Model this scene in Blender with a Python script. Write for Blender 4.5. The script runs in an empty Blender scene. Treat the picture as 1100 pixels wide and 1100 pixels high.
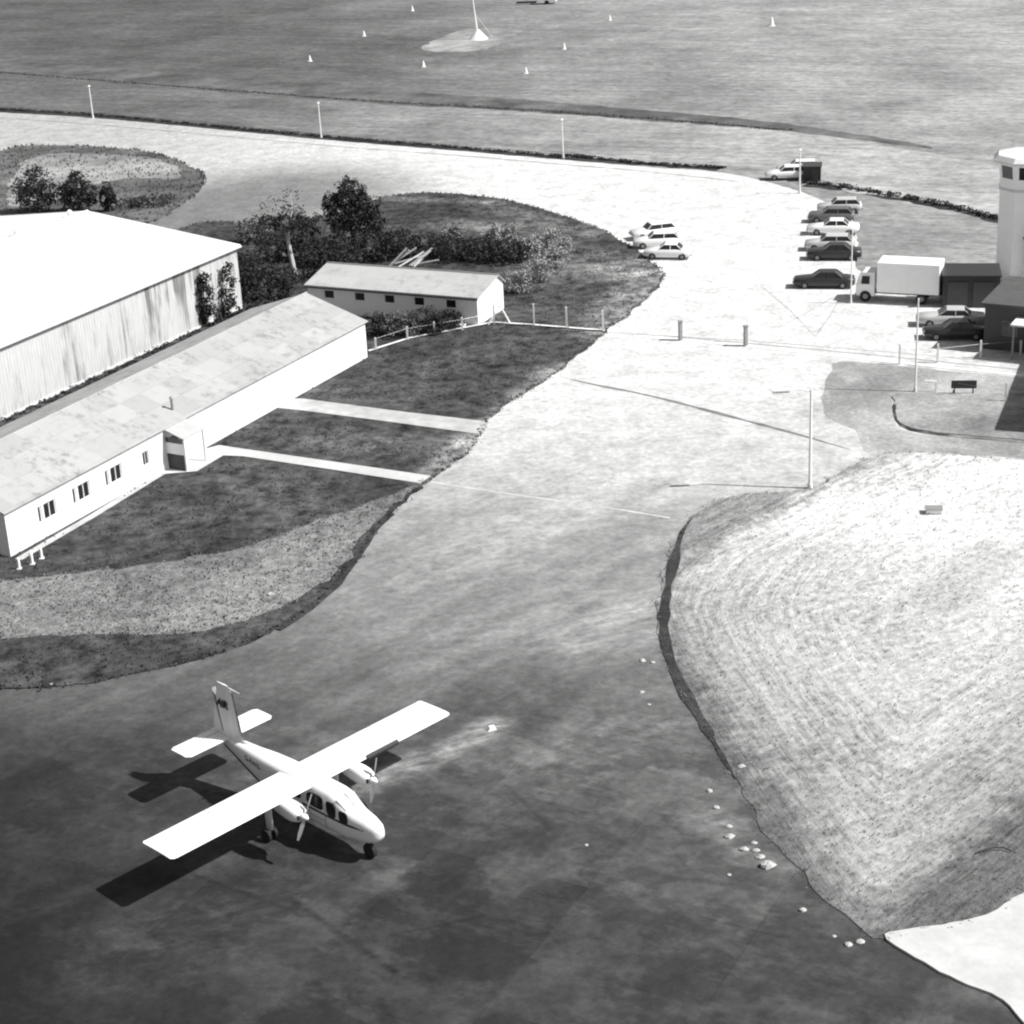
import bpy, math, random
from mathutils import Vector, Matrix, noise as mnoise
random.seed(7)
R = math.radians
HDG = math.atan2(-.19,.98)
scn = bpy.context.scene
COL = scn.collection

# ------------------------------------------------------------------ camera model (surveyed from the photograph)
F, PITCH, ROLL, CH = 2007.3, .390193, -.0514828, 41.348      # focal length in px of an 1100 px frame, radians, metres
def at(px, py, z=0.0):
    """ground point (or point at height z) seen at a photo position"""
    u, v = px-550, py-550
    c, s = math.cos(ROLL), math.sin(ROLL)
    u, v = u*c+v*s, -u*s+v*c
    a, b = u/F, -v/F
    dy = math.cos(PITCH)+b*math.sin(PITCH); dz = -math.sin(PITCH)+b*math.cos(PITCH)
    t = (z-CH)/dz
    return Vector((a*t, dy*t, z))

# ------------------------------------------------------------------ tagging
def tag(o, label=None, cat=None, group=None, kind=None):
    if label: o['label'] = label
    if cat: o['category'] = cat
    if group: o['group'] = group
    if kind: o['kind'] = kind
    return o
def empty(name, loc=(0,0,0), rz=0.0, label=None, cat=None, group=None):
    o = bpy.data.objects.new(name, None); COL.objects.link(o)
    o.empty_display_size = .3
    o.location = loc; o.rotation_euler = (0,0,rz)
    return tag(o, label, cat, group)

# ------------------------------------------------------------------ mesh builder
class MB:
    def __init__(s): s.v=[]; s.f=[]
    def add(s, vs, fs):
        n=len(s.v); s.v += [tuple(x) for x in vs]; s.f += [tuple(i+n for i in f) for f in fs]; return s
    def box(s, c, d, rz=0, rx=0, ry=0):
        M = Matrix.Translation(c) @ Matrix.Rotation(rz,4,'Z') @ Matrix.Rotation(ry,4,'Y') @ Matrix.Rotation(rx,4,'X')
        vs=[M@Vector((x*d[0]/2,y*d[1]/2,z*d[2]/2)) for x in(-1,1) for y in(-1,1) for z in(-1,1)]
        return s.add(vs,[(0,1,3,2),(4,6,7,5),(0,4,5,1),(2,3,7,6),(0,2,6,4),(1,5,7,3)])
    def tube(s, pts, rad, n=8, cap=True):
        pts=[Vector(p) for p in pts]
        if not isinstance(rad,(list,tuple)): rad=[rad]*len(pts)
        rings=[]
        for i,p in enumerate(pts):
            a=pts[max(0,i-1)]; b=pts[min(len(pts)-1,i+1)]
            d=(b-a).normalized(); up=Vector((0,0,1)) if abs(d.z)<.9 else Vector((1,0,0))
            x=d.cross(up).normalized(); y=d.cross(x).normalized()
            rings.append([p+x*math.cos(2*math.pi*k/n)*rad[i]+y*math.sin(2*math.pi*k/n)*rad[i] for k in range(n)])
        return s.loft(rings, cap)
    def loft(s, rings, cap=True, closed=True):
        n=len(rings[0]); vs=[p for r in rings for p in r]; fs=[]
        for i in range(len(rings)-1):
            for k in range(n if closed else n-1):
                k2=(k+1)%n
                fs.append((i*n+k, i*n+k2, (i+1)*n+k2, (i+1)*n+k))
        if cap and closed:
            fs.append(tuple(range(n-1,-1,-1))); fs.append(tuple((len(rings)-1)*n+k for k in range(n)))
        return s.add(vs,fs)
    def quad(s,*p): return s.add(p,[tuple(range(len(p)))])
    def prism(s, poly, z0, z1):
        n=len(poly); vs=[(p[0],p[1],z0) for p in poly]+[(p[0],p[1],z1) for p in poly]
        fs=[tuple(range(n,2*n)), tuple(range(n-1,-1,-1))]+[(i,(i+1)%n,(i+1)%n+n,i+n) for i in range(n)]
        return s.add(vs,fs)
    def build(s, name, mat, parent=None, smooth=False, bevel=0, label=None):
        me=bpy.data.meshes.new(name); me.from_pydata([tuple(v) for v in s.v],[],s.f)
        import bmesh
        bm=bmesh.new(); bm.from_mesh(me); bmesh.ops.recalc_face_normals(bm, faces=bm.faces) if len(bm.faces)<20000 else None
        bm.to_mesh(me); bm.free()
        if smooth:
            for p in me.polygons: p.use_smooth=True
        o=bpy.data.objects.new(name,me); COL.objects.link(o)
        if mat: me.materials.append(mat)
        if parent: o.parent=parent
        if bevel:
            m=o.modifiers.new('bevel','BEVEL'); m.width=bevel; m.segments=2; m.limit_method='ANGLE'; m.angle_limit=R(35)
        if label: o['label']=label
        return o

# ------------------------------------------------------------------ materials
class NT:
    def __init__(s, name, rough=.85, spec=.3):
        m=bpy.data.materials.new(name); m.use_nodes=True; s.m=m; s.t=m.node_tree
        s.b=s.t.nodes['Principled BSDF']; s.b.inputs['Roughness'].default_value=rough
        s.b.inputs['Specular IOR Level'].default_value=spec
    def n(s,k,**kw):
        o=s.t.nodes.new(k)
        for a,b in kw.items(): setattr(o,a,b)
        return o
    def put(s,sock,v):
        if isinstance(v,(int,float)): sock.default_value=v
        elif isinstance(v,(tuple,Vector)): sock.default_value=tuple(v)
        else: s.t.links.new(v,sock)
    def math(s,op,a,b=0.0,c=None,clamp=False):
        o=s.n('ShaderNodeMath',operation=op,use_clamp=clamp); s.put(o.inputs[0],a); s.put(o.inputs[1],b)
        if c is not None: s.put(o.inputs[2],c)
        return o.outputs[0]
    def pos(s,obj=False):
        if obj: return s.n('ShaderNodeTexCoord').outputs['Object']
        return s.n('ShaderNodeNewGeometry').outputs['Position']
    def mapped(s,vec,rot=0,scale=(1,1,1),loc=(0,0,0)):
        if rot:      # turn first, then stretch, so that the streaks run along the angle -rot
            o=s.n('ShaderNodeMapping'); s.put(o.inputs['Vector'],vec); o.inputs['Rotation'].default_value=(0,0,rot); vec=o.outputs[0]; rot=0
        o=s.n('ShaderNodeMapping'); s.put(o.inputs['Vector'],vec); o.inputs['Rotation'].default_value=(0,0,rot); o.inputs['Scale'].default_value=scale; o.inputs['Location'].default_value=loc
        return o.outputs[0]
    def noise(s,vec,scale,detail=4,rough=.55,dist=0):
        o=s.n('ShaderNodeTexNoise'); s.put(o.inputs['Vector'],vec); o.inputs['Scale'].default_value=scale; o.inputs['Detail'].default_value=detail
        o.inputs['Roughness'].default_value=rough; o.inputs['Distortion'].default_value=dist
        return o.outputs['Fac']
    def ramp(s,fac,stops,interp='LINEAR'):
        o=s.n('ShaderNodeValToRGB'); s.put(o.inputs[0],fac); cr=o.color_ramp; cr.interpolation=interp
        while len(cr.elements)<len(stops): cr.elements.new(.5)
        for e,(p,v) in zip(cr.elements,stops): e.position=p; e.color=(v,v,v,1)
        return o.outputs[0]
    def xyz(s,vec):
        o=s.n('ShaderNodeSeparateXYZ'); s.put(o.inputs[0],vec); return o.outputs
    def maprange(s,v,a,b,c=0.0,d=1.0,smooth=True):
        o=s.n('ShaderNodeMapRange'); o.interpolation_type='SMOOTHSTEP' if smooth else 'LINEAR'
        s.put(o.inputs[0],v); o.inputs[1].default_value=a; o.inputs[2].default_value=b; o.inputs[3].default_value=c; o.inputs[4].default_value=d
        return o.outputs[0]
    def bump(s,h,strength=.4,dist=.05):
        o=s.n('ShaderNodeBump'); s.put(o.inputs['Height'],h); o.inputs['Strength'].default_value=strength; o.inputs['Distance'].default_value=dist
        s.t.links.new(o.outputs[0],s.b.inputs['Normal'])
    def col(s,v): s.put(s.b.inputs['Base Color'],v); return s.m
    def capsule(s,vec,a,b,r,soft=1.0):
        """mask 1 inside a capsule between world points a and b"""
        ax,ay=a[0],a[1]; dx,dy=b[0]-ax,b[1]-ay; L=dx*dx+dy*dy
        x,y,_=s.xyz(vec)
        px=s.math('SUBTRACT',x,ax); py=s.math('SUBTRACT',y,ay)
        t=s.math('DIVIDE',s.math('ADD',s.math('MULTIPLY',px,dx),s.math('MULTIPLY',py,dy)),L,clamp=True)
        ex=s.math('SUBTRACT',px,s.math('MULTIPLY',t,dx)); ey=s.math('SUBTRACT',py,s.math('MULTIPLY',t,dy))
        d=s.math('SQRT',s.math('ADD',s.math('MULTIPLY',ex,ex),s.math('MULTIPLY',ey,ey)))
        return s.maprange(d,r,r+soft,1,0)

def simple(name,v,amp=.15,scale=2.0,rough=.7,spec=.3,bump=0,bd=.02,metal=0,stretch=(1,1,1),detail=5):
    t=NT(name,rough,spec)
    p=t.mapped(t.pos(True),scale=stretch)
    n=t.noise(p,scale,detail,.6)
    k=t.maprange(n,.25,.75,v*(1-amp),v*(1+amp),False)
    t.col(k)
    if metal: t.b.inputs['Metallic'].default_value=metal
    if bump: t.bump(t.noise(p,scale*6,4,.6),bump,bd)
    return t.m

M={}
M['white']=simple('white_paint',.86,.04,1.2,.35,.5)
M['hull']=simple('aircraft_white_paint',.84,.03,.8,.28,.5)
M['offwhite']=simple('weathered_white_paint',.62,.12,.9,.6)
M['pole']=simple('pale_galvanised_paint',.74,.08,3,.5)
M['concrete_post']=simple('concrete_post',.66,.15,6,.85,bump=.2)
M['greypost']=simple('grey_post',.26,.15,6,.8)
M['black']=simple('dark_rubber',.02,.2,8,.8)
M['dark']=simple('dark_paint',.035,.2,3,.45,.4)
M['darkgrey']=simple('dark_grey_paint',.055,.15,2,.5,.4)
M['grey']=simple('mid_grey_paint',.25,.12,2,.5)
M['metal']=simple('bare_metal',.5,.1,5,.35,.5,metal=.8)
M['glass']=simple('dark_window_glass',.02,.1,1,.08,.6)
M['screen']=simple('pale_windscreen_glass_glare',.5,.08,2,.12,.7)
M['kerb']=simple('kerb_concrete',.72,.18,1.5,.85,bump=.3)
M['timber']=simple('bleached_timber',.5,.25,4,.85)
M['bark']=simple('dark_bark',.07,.35,5,.95,bump=.5)
M['palebark']=simple('pale_bark',.5,.25,5,.9,bump=.4)
M['stone']=simple('pale_stone',.40,.35,5,.9,bump=.5)
M['leaf_dark']=simple('dark_leaves',.034,.5,1.2,.7,.2)
M['leaf_mid']=simple('mid_leaves',.13,.5,1.2,.7,.2)
M['leaf_pale']=simple('pale_leaves',.30,.35,1.2,.75,.2)
M['roofgrey']=simple('grey_felt_roof',.085,.2,1.2,.85)

def m_building_white():
    t=NT('limewashed_wall',.8,.2); p=t.pos(True)
    n=t.noise(p,.5,5,.6); st=t.noise(t.mapped(p,scale=(3,3,.25)),1.2,4,.6)
    k=t.math('MULTIPLY',t.maprange(n,.3,.7,.70,.80),t.maprange(st,.3,.62,.88,1.0))
    t.bump(t.noise(p,12,3),.15,.02)
    return t.col(k)
M['limewash']=m_building_white()

def m_hangar_wall():
    t=NT('corrugated_wall_stained',.75,.3); p=t.pos(True); x,y,z=t.xyz(p)
    st=t.noise(t.mapped(p,scale=(1.6,1.6,.12)),1.0,6,.7)
    st2=t.noise(t.mapped(p,scale=(.28,.28,.10)),1.0,4,.6)
    a=t.maprange(st,.44,.58,1.0,.35); b=t.maprange(st2,.42,.58,0,1)
    k=t.math('ADD',t.math('MULTIPLY',t.math('SUBTRACT',a,1.0),b),1.0)
    fine=t.noise(t.mapped(p,scale=(5,5,.5)),1.3,4,.6)
    v=t.math('MULTIPLY',t.math('MULTIPLY',k,.52),t.maprange(fine,.3,.7,.84,1.08,False))
    w=t.math('SINE',t.math('MULTIPLY',x,2*math.pi/.30))
    t.bump(w,.5,.03)
    return t.col(v)
M['hangar_wall']=m_hangar_wall()

def m_roof(name,base,amp,stain,pitchx=1.05):
    t=NT(name,.75,.3); p=t.pos(True); x,y,z=t.xyz(p)
    big=t.noise(p,.25,5,.65); fine=t.noise(t.mapped(p,scale=(1.3,1.0,1)),1.1,7,.78)
    # sheet rows: tone per sheet
    sx=t.math('FLOOR',t.math('DIVIDE',x,pitchx*1.9)); sy=t.math('FLOOR',t.math('DIVIDE',y,1.7))
    wn=t.n('ShaderNodeTexWhiteNoise',noise_dimensions='2D'); cb=t.n('ShaderNodeCombineXYZ'); t.put(cb.inputs[0],sx); t.put(cb.inputs[1],sy); t.put(wn.inputs['Vector'],cb.outputs[0])
    tone=t.maprange(wn.outputs['Value'],0,1,1-amp,1,False)
    s=t.maprange(fine,.46,.68,0,stain); s=t.math('MULTIPLY',s,t.maprange(big,.40,.60,.15,1.0))
    gy=t.math('ABSOLUTE',t.math('SUBTRACT',t.math('FRACT',t.math('DIVIDE',y,1.7)),.5))
    line=t.maprange(gy,.475,.5,1,.85); gx=t.math('ABSOLUTE',t.math('SUBTRACT',t.math('FRACT',t.math('DIVIDE',x,pitchx*1.9)),.5))
    line2=t.maprange(gx,.485,.5,1,.90)
    v=t.math('MULTIPLY',t.math('MULTIPLY',t.math('SUBTRACT',1.0,s),base),t.math('MULTIPLY',tone,t.math('MULTIPLY',line,line2)))
    t.bump(t.math('SINE',t.math('MULTIPLY',x,2*math.pi/.18)),.35,.02)
    return t.col(v)
M['roof_long']=m_roof('asbestos_sheet_roof_mossy',.40,.16,.50)
M['roof_small']=m_roof('asbestos_sheet_roof_pale',.44,.08,.3)
def m_hroof():
    t=NT('white_hangar_roof',.7,.3); p=t.pos(True); x,y,z=t.xyz(p)
    n=t.noise(p,.2,4,.6); k=t.maprange(n,.3,.7,.60,.68,False)
    t.bump(t.math('SINE',t.math('MULTIPLY',x,2*math.pi/.2)),.2,.02); return t.col(k)
M['roof_hangar']=m_hroof()

# ---- ground materials
def m_tarmac():
    t=NT('weathered_tarmac_glare',.85,.25); p=t.pos(); x,y,z=t.xyz(p)
    n1=t.noise(p,.055,6,.6); n2=t.noise(t.mapped(p,rot=R(-42),scale=(.05,.50,1)),1.0,5,.6)
    n2b=t.noise(t.mapped(p,rot=R(-52),scale=(.06,1.1,1)),1.0,4,.6,.6)
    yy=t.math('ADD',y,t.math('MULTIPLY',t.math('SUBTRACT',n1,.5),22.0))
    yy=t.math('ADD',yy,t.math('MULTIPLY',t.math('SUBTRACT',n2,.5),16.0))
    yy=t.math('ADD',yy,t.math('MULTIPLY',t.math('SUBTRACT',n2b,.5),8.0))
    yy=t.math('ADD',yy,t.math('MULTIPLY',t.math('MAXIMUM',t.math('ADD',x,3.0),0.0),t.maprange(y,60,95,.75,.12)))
    # stops: metres from the viewer -> surface albedo with the sun glare painted in
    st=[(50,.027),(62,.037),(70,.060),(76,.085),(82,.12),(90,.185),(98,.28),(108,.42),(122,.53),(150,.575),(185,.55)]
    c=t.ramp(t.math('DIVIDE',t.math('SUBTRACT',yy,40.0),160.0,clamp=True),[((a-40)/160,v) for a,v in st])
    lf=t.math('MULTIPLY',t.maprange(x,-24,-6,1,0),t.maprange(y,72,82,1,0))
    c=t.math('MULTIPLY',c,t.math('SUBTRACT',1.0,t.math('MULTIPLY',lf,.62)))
    # greyer taxiway behind the hangar
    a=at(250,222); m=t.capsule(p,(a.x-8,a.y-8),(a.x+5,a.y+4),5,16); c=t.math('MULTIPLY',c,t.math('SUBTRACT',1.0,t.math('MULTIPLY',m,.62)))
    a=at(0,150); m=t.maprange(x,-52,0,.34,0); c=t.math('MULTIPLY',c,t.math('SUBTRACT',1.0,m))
    # slabs of the apron
    u=t.math('ADD',t.math('MULTIPLY',x,.875),t.math('MULTIPLY',y,-.485)); w=t.math('ADD',t.math('MULTIPLY',x,.485),t.math('MULTIPLY',y,.875))
    def fl(v,k): return t.math('DIVIDE',v,k)
    wn=t.n('ShaderNodeTexWhiteNoise',noise_dimensions='2D'); cb=t.n('ShaderNodeCombineXYZ')
    t.put(cb.inputs[0],t.math('FLOOR',fl(u,7.0))); t.put(cb.inputs[1],t.math('FLOOR',fl(w,5.0))); t.put(wn.inputs['Vector'],cb.outputs[0])
    near=t.maprange(y,70,84,1,0)
    slab=t.math('MULTIPLY',t.math('SUBTRACT',wn.outputs['Value'],.5),t.math('MULTIPLY',near,.30))
    patch=t.math('ADD',t.math('MULTIPLY',t.maprange(t.noise(p,.17,6,.6),.49,.56,0,1),.6),t.math('MULTIPLY',t.maprange(t.noise(t.mapped(p,rot=R(29),scale=(.25,.5,1)),1.0,6,.7),.48,.58,0,1),.5)); slab=t.math('ADD',slab,t.math('MULTIPLY',t.math('SUBTRACT',patch,.35),t.math('MULTIPLY',near,.75)))
    j=t.math('MAXIMUM',t.maprange(t.math('ABSOLUTE',t.math('SUBTRACT',t.math('FRACT',fl(u,7.0)),.5)),.492,.5,0,1),t.maprange(t.math('ABSOLUTE',t.math('SUBTRACT',t.math('FRACT',fl(w,5.0)),.5)),.49,.5,0,1))
    jn=t.maprange(t.noise(p,.35,3),.45,.6,0,.28); slab=t.math('SUBTRACT',slab,t.math('MULTIPLY',t.math('MULTIPLY',j,jn),near))
    c=t.math('MULTIPLY',c,t.math('ADD',1.0,slab))
    # blown dust streaks, stains, and a reflection painted pale beside the port wing
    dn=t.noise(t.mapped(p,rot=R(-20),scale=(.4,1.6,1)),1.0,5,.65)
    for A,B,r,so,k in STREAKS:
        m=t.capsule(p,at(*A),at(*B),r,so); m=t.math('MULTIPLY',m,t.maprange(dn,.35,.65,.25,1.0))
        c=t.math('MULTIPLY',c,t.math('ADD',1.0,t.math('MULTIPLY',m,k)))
    fine=t.noise(p,2.2,6,.7); mid=t.noise(p,.5,5,.65)
    c=t.math('MULTIPLY',c,t.math('MULTIPLY',t.maprange(fine,.3,.7,.72,1.28,False),t.maprange(mid,.3,.7,.78,1.22,False)))
    t.bump(t.noise(p,6,6,.7),.35,.04)
    return t.col(c)
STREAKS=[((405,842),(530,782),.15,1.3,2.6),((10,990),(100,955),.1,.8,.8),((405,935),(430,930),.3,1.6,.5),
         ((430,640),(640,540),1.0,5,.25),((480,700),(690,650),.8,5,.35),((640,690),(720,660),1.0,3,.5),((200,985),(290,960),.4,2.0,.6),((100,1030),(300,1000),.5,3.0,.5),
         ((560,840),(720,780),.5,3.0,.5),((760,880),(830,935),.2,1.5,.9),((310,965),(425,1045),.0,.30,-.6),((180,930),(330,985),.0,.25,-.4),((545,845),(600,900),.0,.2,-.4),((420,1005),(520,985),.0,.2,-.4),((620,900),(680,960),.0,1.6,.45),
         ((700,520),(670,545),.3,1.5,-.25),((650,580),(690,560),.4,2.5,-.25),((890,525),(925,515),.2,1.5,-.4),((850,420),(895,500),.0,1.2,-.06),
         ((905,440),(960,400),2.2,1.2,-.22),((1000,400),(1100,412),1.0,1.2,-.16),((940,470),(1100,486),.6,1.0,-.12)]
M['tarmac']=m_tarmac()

def m_pasture(name='pasture',k=1.0):
    t=NT(name,.95,.1); p=t.pos(); x,y,z=t.xyz(p)
    n=t.noise(t.mapped(p,rot=R(32),scale=(.035,.22,1)),1.0,7,.68); n2=t.noise(t.mapped(p,rot=R(32),scale=(.35,.8,1)),1.0,7,.78); n3=t.noise(p,.02,4,.6)
    tf=t.math('ADD',t.math('ADD',t.math('DIVIDE',x,120.0),.45),t.math('MULTIPLY',t.math('SUBTRACT',n3,.5),.5))
    base=t.ramp(tf,[(0,.092*k),(.25,.105*k),(.45,.175*k),(.62,.225*k),(1,.28*k)])
    v=t.math('MULTIPLY',t.math('MULTIPLY',base,t.maprange(n,.3,.7,.84,1.16,False)),t.maprange(n2,.3,.7,.76,1.24,False))
    fl=t.noise(t.mapped(p,rot=R(21),scale=(.02,.9,1)),1.0,4,.75); iso=t.noise(p,.9,6,.8)
    v=t.math('MULTIPLY',v,t.math('MULTIPLY',t.maprange(fl,.50,.60,1.04,.86),t.math('MULTIPLY',t.maprange(iso,.3,.7,.62,1.4,False),t.maprange(t.noise(p,.06,6,.75),.35,.65,.72,1.26,False))))
    t.bump(iso,.3,.08)
    return t.col(v)
M['pasture']=m_pasture(); M['verge']=m_pasture('verge_grass',1.3)
def m_grass(name,v,amp=.45,sc=.6,bias=None):
    t=NT(name,.95,.1); p=t.pos(); x,y,z=t.xyz(p)
    a=t.noise(p,sc,7,.72); b=t.noise(p,.11,4,.6); c=t.noise(p,3.5,4,.7)
    k=t.math('MULTIPLY',t.maprange(a,.3,.7,1-amp,1+amp,False),t.math('MULTIPLY',t.maprange(b,.35,.65,.75,1.3),t.maprange(c,.3,.7,.75,1.25,False)))
    k=t.math('MULTIPLY',k,v)
    if bias: k=bias(t,k,x,y,p)
    t.bump(a,.8,.2)
    return t.col(k)
def lawnbias(t,k,x,y,p):
    # dry grass towards the road edge
    for A,B,r,so,g in [((600,400),(470,515),.3,2.2,1.6),((700,300),(655,355),.6,3.5,1.5),((640,250),(520,222),.3,3,.6),((430,215),(540,218),.0,2,.9),((450,400),(560,370),.3,3.0,.35),((600,290),(690,285),1,7,.5),((560,250),(660,290),1,5,.4),((360,470),(470,478),.5,3,.5),((480,240),(530,245),.3,3,.8),((320,560),(240,510),.3,3,.25)]:
        m=t.capsule(p,at(*A),at(*B),r,so); k=t.math('MULTIPLY',k,t.math('ADD',1.0,t.math('MULTIPLY',t.math('MULTIPLY',m,t.maprange(t.noise(p,.5,5,.7),.35,.6,.35,1)),g*1.9)))
    return k
M['lawn']=m_grass('lawn_grass',.056,.95,.8,lawnbias)
M['dry']=m_grass('dry_grass',.19,.5,1.3)
M['island']=m_grass('island_grass',.11,.55,.3)
M['straw']=m_grass('straw_tufts',.26,.3,.9); M['tuft']=m_grass('tuft_grass',.085,.6,.5)
M['soil']=m_grass('dark_soil',.045,.4,1.2)
M['rough']=m_grass('rough_pale_grass',.24,.35,.4)
M['dirt']=m_grass('pale_dirt',.42,.2,.4)
def m_hay():
    t=NT('mown_hay_field',.95,.1); p=t.pos(); x,y,z=t.xyz(p)
    def line(A,B):
        a=at(*A); b=at(*B); d=(b-a).normalized(); nx,ny=-d.y,d.x
        return t.math('ADD',t.math('MULTIPLY',t.math('SUBTRACT',x,a.x),nx),t.math('MULTIPLY',t.math('SUBTRACT',y,a.y),ny)), d
    wob=t.math('MULTIPLY',t.math('SUBTRACT',t.noise(p,.12,3),.5),.9)
    d1,v1=line((722,715),(905,985)); d2,v2=line((940,1010),(1100,880)); d3,v3=line((860,528),(722,600))
    o=t.n('ShaderNodeMath',operation='SMOOTH_MIN'); t.put(o.inputs[0],d1); t.put(o.inputs[1],d3); o.inputs[2].default_value=9.0
    o2=t.n('ShaderNodeMath',operation='SMOOTH_MIN'); t.put(o2.inputs[0],o.outputs[0]); t.put(o2.inputs[1],d2); o2.inputs[2].default_value=2.0
    d=t.math('ADD',o2.outputs[0],wob)
    cb=t.n('ShaderNodeCombineXYZ'); t.put(cb.inputs[0],t.math('MULTIPLY',d,2.8)); t.put(cb.inputs[1],t.math('MULTIPLY',y,.15)); t.put(cb.inputs[2],t.math('MULTIPLY',x,.15))
    s=t.noise(cb.outputs[0],1.0,4,.7)
    s2=t.math('SINE',t.math('MULTIPLY',d,2*math.pi/1.15))
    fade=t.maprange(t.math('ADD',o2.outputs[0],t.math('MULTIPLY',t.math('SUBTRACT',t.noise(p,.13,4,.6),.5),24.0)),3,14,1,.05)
    big=t.noise(p,.09,5,.6); fine=t.noise(p,1.8,6,.72); f2=t.noise(t.mapped(p,rot=R(-35),scale=(.5,2.5,1)),1.0,5,.7)
    k=t.math('MULTIPLY',t.math('SUBTRACT',s,.5),t.math('MULTIPLY',fade,1.6)); k=t.math('ADD',k,t.math('MULTIPLY',s2,t.math('MULTIPLY',fade,.02)))
    k=t.math('ADD',k,t.math('MULTIPLY',t.math('SUBTRACT',fine,.5),1.8)); k=t.math('ADD',k,t.math('MULTIPLY',t.math('SUBTRACT',f2,.5),.8)); k=t.math('ADD',k,t.math('MULTIPLY',t.math('SUBTRACT',big,.5),1.0))
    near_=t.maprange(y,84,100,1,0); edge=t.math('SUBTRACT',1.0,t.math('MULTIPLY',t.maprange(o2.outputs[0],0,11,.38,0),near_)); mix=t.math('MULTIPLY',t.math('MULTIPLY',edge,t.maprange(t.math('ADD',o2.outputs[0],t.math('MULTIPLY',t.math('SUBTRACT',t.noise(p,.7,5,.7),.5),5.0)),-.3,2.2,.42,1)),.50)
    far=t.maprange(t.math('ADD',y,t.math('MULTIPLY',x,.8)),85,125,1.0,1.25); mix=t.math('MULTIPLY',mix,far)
    v=t.math('MAXIMUM',t.math('MULTIPLY',mix,t.math('ADD',1.0,k)),.05)
    a=at(1060,575); m=t.capsule(p,at(700+320,640),at(1060,600),.5,2.5); v=t.math('MULTIPLY',v,t.math('SUBTRACT',1.0,t.math('MULTIPLY',m,.25)))
    t.bump(t.math('ADD',k,fine),.6,.12)
    return t.col(v)
M['hay']=m_hay()
def m_conc():
    t=NT('pale_concrete',.85,.2); p=t.pos(); n=t.noise(p,.3,6,.65); n2=t.noise(p,3,5,.7)
    t.bump(n2,.2,.02)
    return t.col(t.math('MULTIPLY',t.maprange(n,.3,.7,.42,.58,False),t.maprange(n2,.3,.7,.93,1.07,False)))
M['concrete']=m_conc()
M['path']=simple('concrete_path',.42,.3,.8,.85,bump=.2)
M['paint']=simple('worn_white_line',.5,.35,1.2,.8)
M['faint']=simple('faint_line',.40,.3,1.2,.8)
M['crack']=simple('drain_infill',.17,.45,1.2,.9)

# ------------------------------------------------------------------ ground sheets
def smooth(pts, closed=True, step=.6):
    """Catmull-Rom through world points, resampled"""
    P=[Vector((p[0],p[1],0)) for p in pts]; n=len(P); out=[]
    rng=range(n) if closed else range(n-1)
    for i in rng:
        a=P[(i-1)%n] if closed or i>0 else P[i]; b=P[i]; c=P[(i+1)%n]; d=P[(i+2)%n] if closed or i+2<n else c
        L=(c-b).length; k=max(1,min(80,int(L/step)))
        for j in range(k):
            t=j/k
            out.append(.5*((2*b)+(c-a)*t+(2*a-5*b+4*c-d)*t*t+(3*b-a-3*c+d)*t**3))
    if not closed: out.append(P[-1])
    return out
def ragged(pts, amp):
    out=[]
    for p in pts:
        out.append(Vector((p.x+amp*(mnoise.noise(Vector((p.x*.7,p.y*.7,3)))*1.6+random.uniform(-.5,.5)), p.y+amp*(mnoise.noise(Vector((p.x*.7,p.y*.7,9)))*1.6+random.uniform(-.5,.5)),0)))
    return out
def sheet(name, px, z, mat, base=None, rag=.0, sm=True, step=.6, label=None, kind='structure'):
    pts=[at(*p) for p in px]
    if sm: pts=smooth(pts,True,step)
    if rag: pts=ragged(pts,rag)
    mb=MB()
    n=len(pts)
    if base is None: mb.add([(p.x,p.y,z) for p in pts],[tuple(range(n))])
    else: mb.prism(pts,base,z)
    o=mb.build(name,mat)
    # make sure the top faces up
    me=o.data
    if me.polygons[0].normal.z<0:
        me.flip_normals()
    tag(o,kind=kind)
    return o,pts
def strip(name, px, w, z, mat, rag=0, sm=True, taper=False):
    pts=[at(*p) for p in px]; pts=smooth(pts,False,1.0) if sm else [Vector((p.x,p.y,0)) for p in pts]
    mb=MB(); L=[];Rr=[]
    for i,p in enumerate(pts):
        d=(pts[min(i+1,len(pts)-1)]-pts[max(0,i-1)]).normalized(); nn=Vector((-d.y,d.x,0))
        ww=w/2*(1+(random.uniform(-rag,rag)))*(min(1,(min(i,len(pts)-1-i)+.5)/6) if taper else 1)
        L.append(p+nn*ww); Rr.append(p-nn*ww)
    n=len(pts)
    vs=[(p.x,p.y,z) for p in L]+[(p.x,p.y,z) for p in Rr]
    mb.add(vs,[(i,n+i,n+i+1,i+1) for i in range(n-1)])
    o=mb.build(name,mat); 
    if o.data.polygons[0].normal.z<0: o.data.flip_normals()
    tag(o,kind='structure'); return o

g=MB(); g.add([(-3000,-600,-.0),(3000,-600,0),(3000,4000,0),(-3000,4000,0)],[(0,1,2,3)]); tag(g.build('ground',M['pasture']),kind='structure')
ROADTOP=[(-90,117),(0,121),(100,127),(200,136),(345,150),(500,163),(605,172),(700,180),(760,184),(800,190),(840,200),(880,214),(912,232),(921,262),(925,292)]
tarm=ROADTOP+[(1010,298),(1060,302),(1240,318),(1400,1250),(-300,1250),(-300,700),(-200,140)]
sheet('apron',tarm,.03,M['tarmac'],rag=.12,step=1.0)
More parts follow.
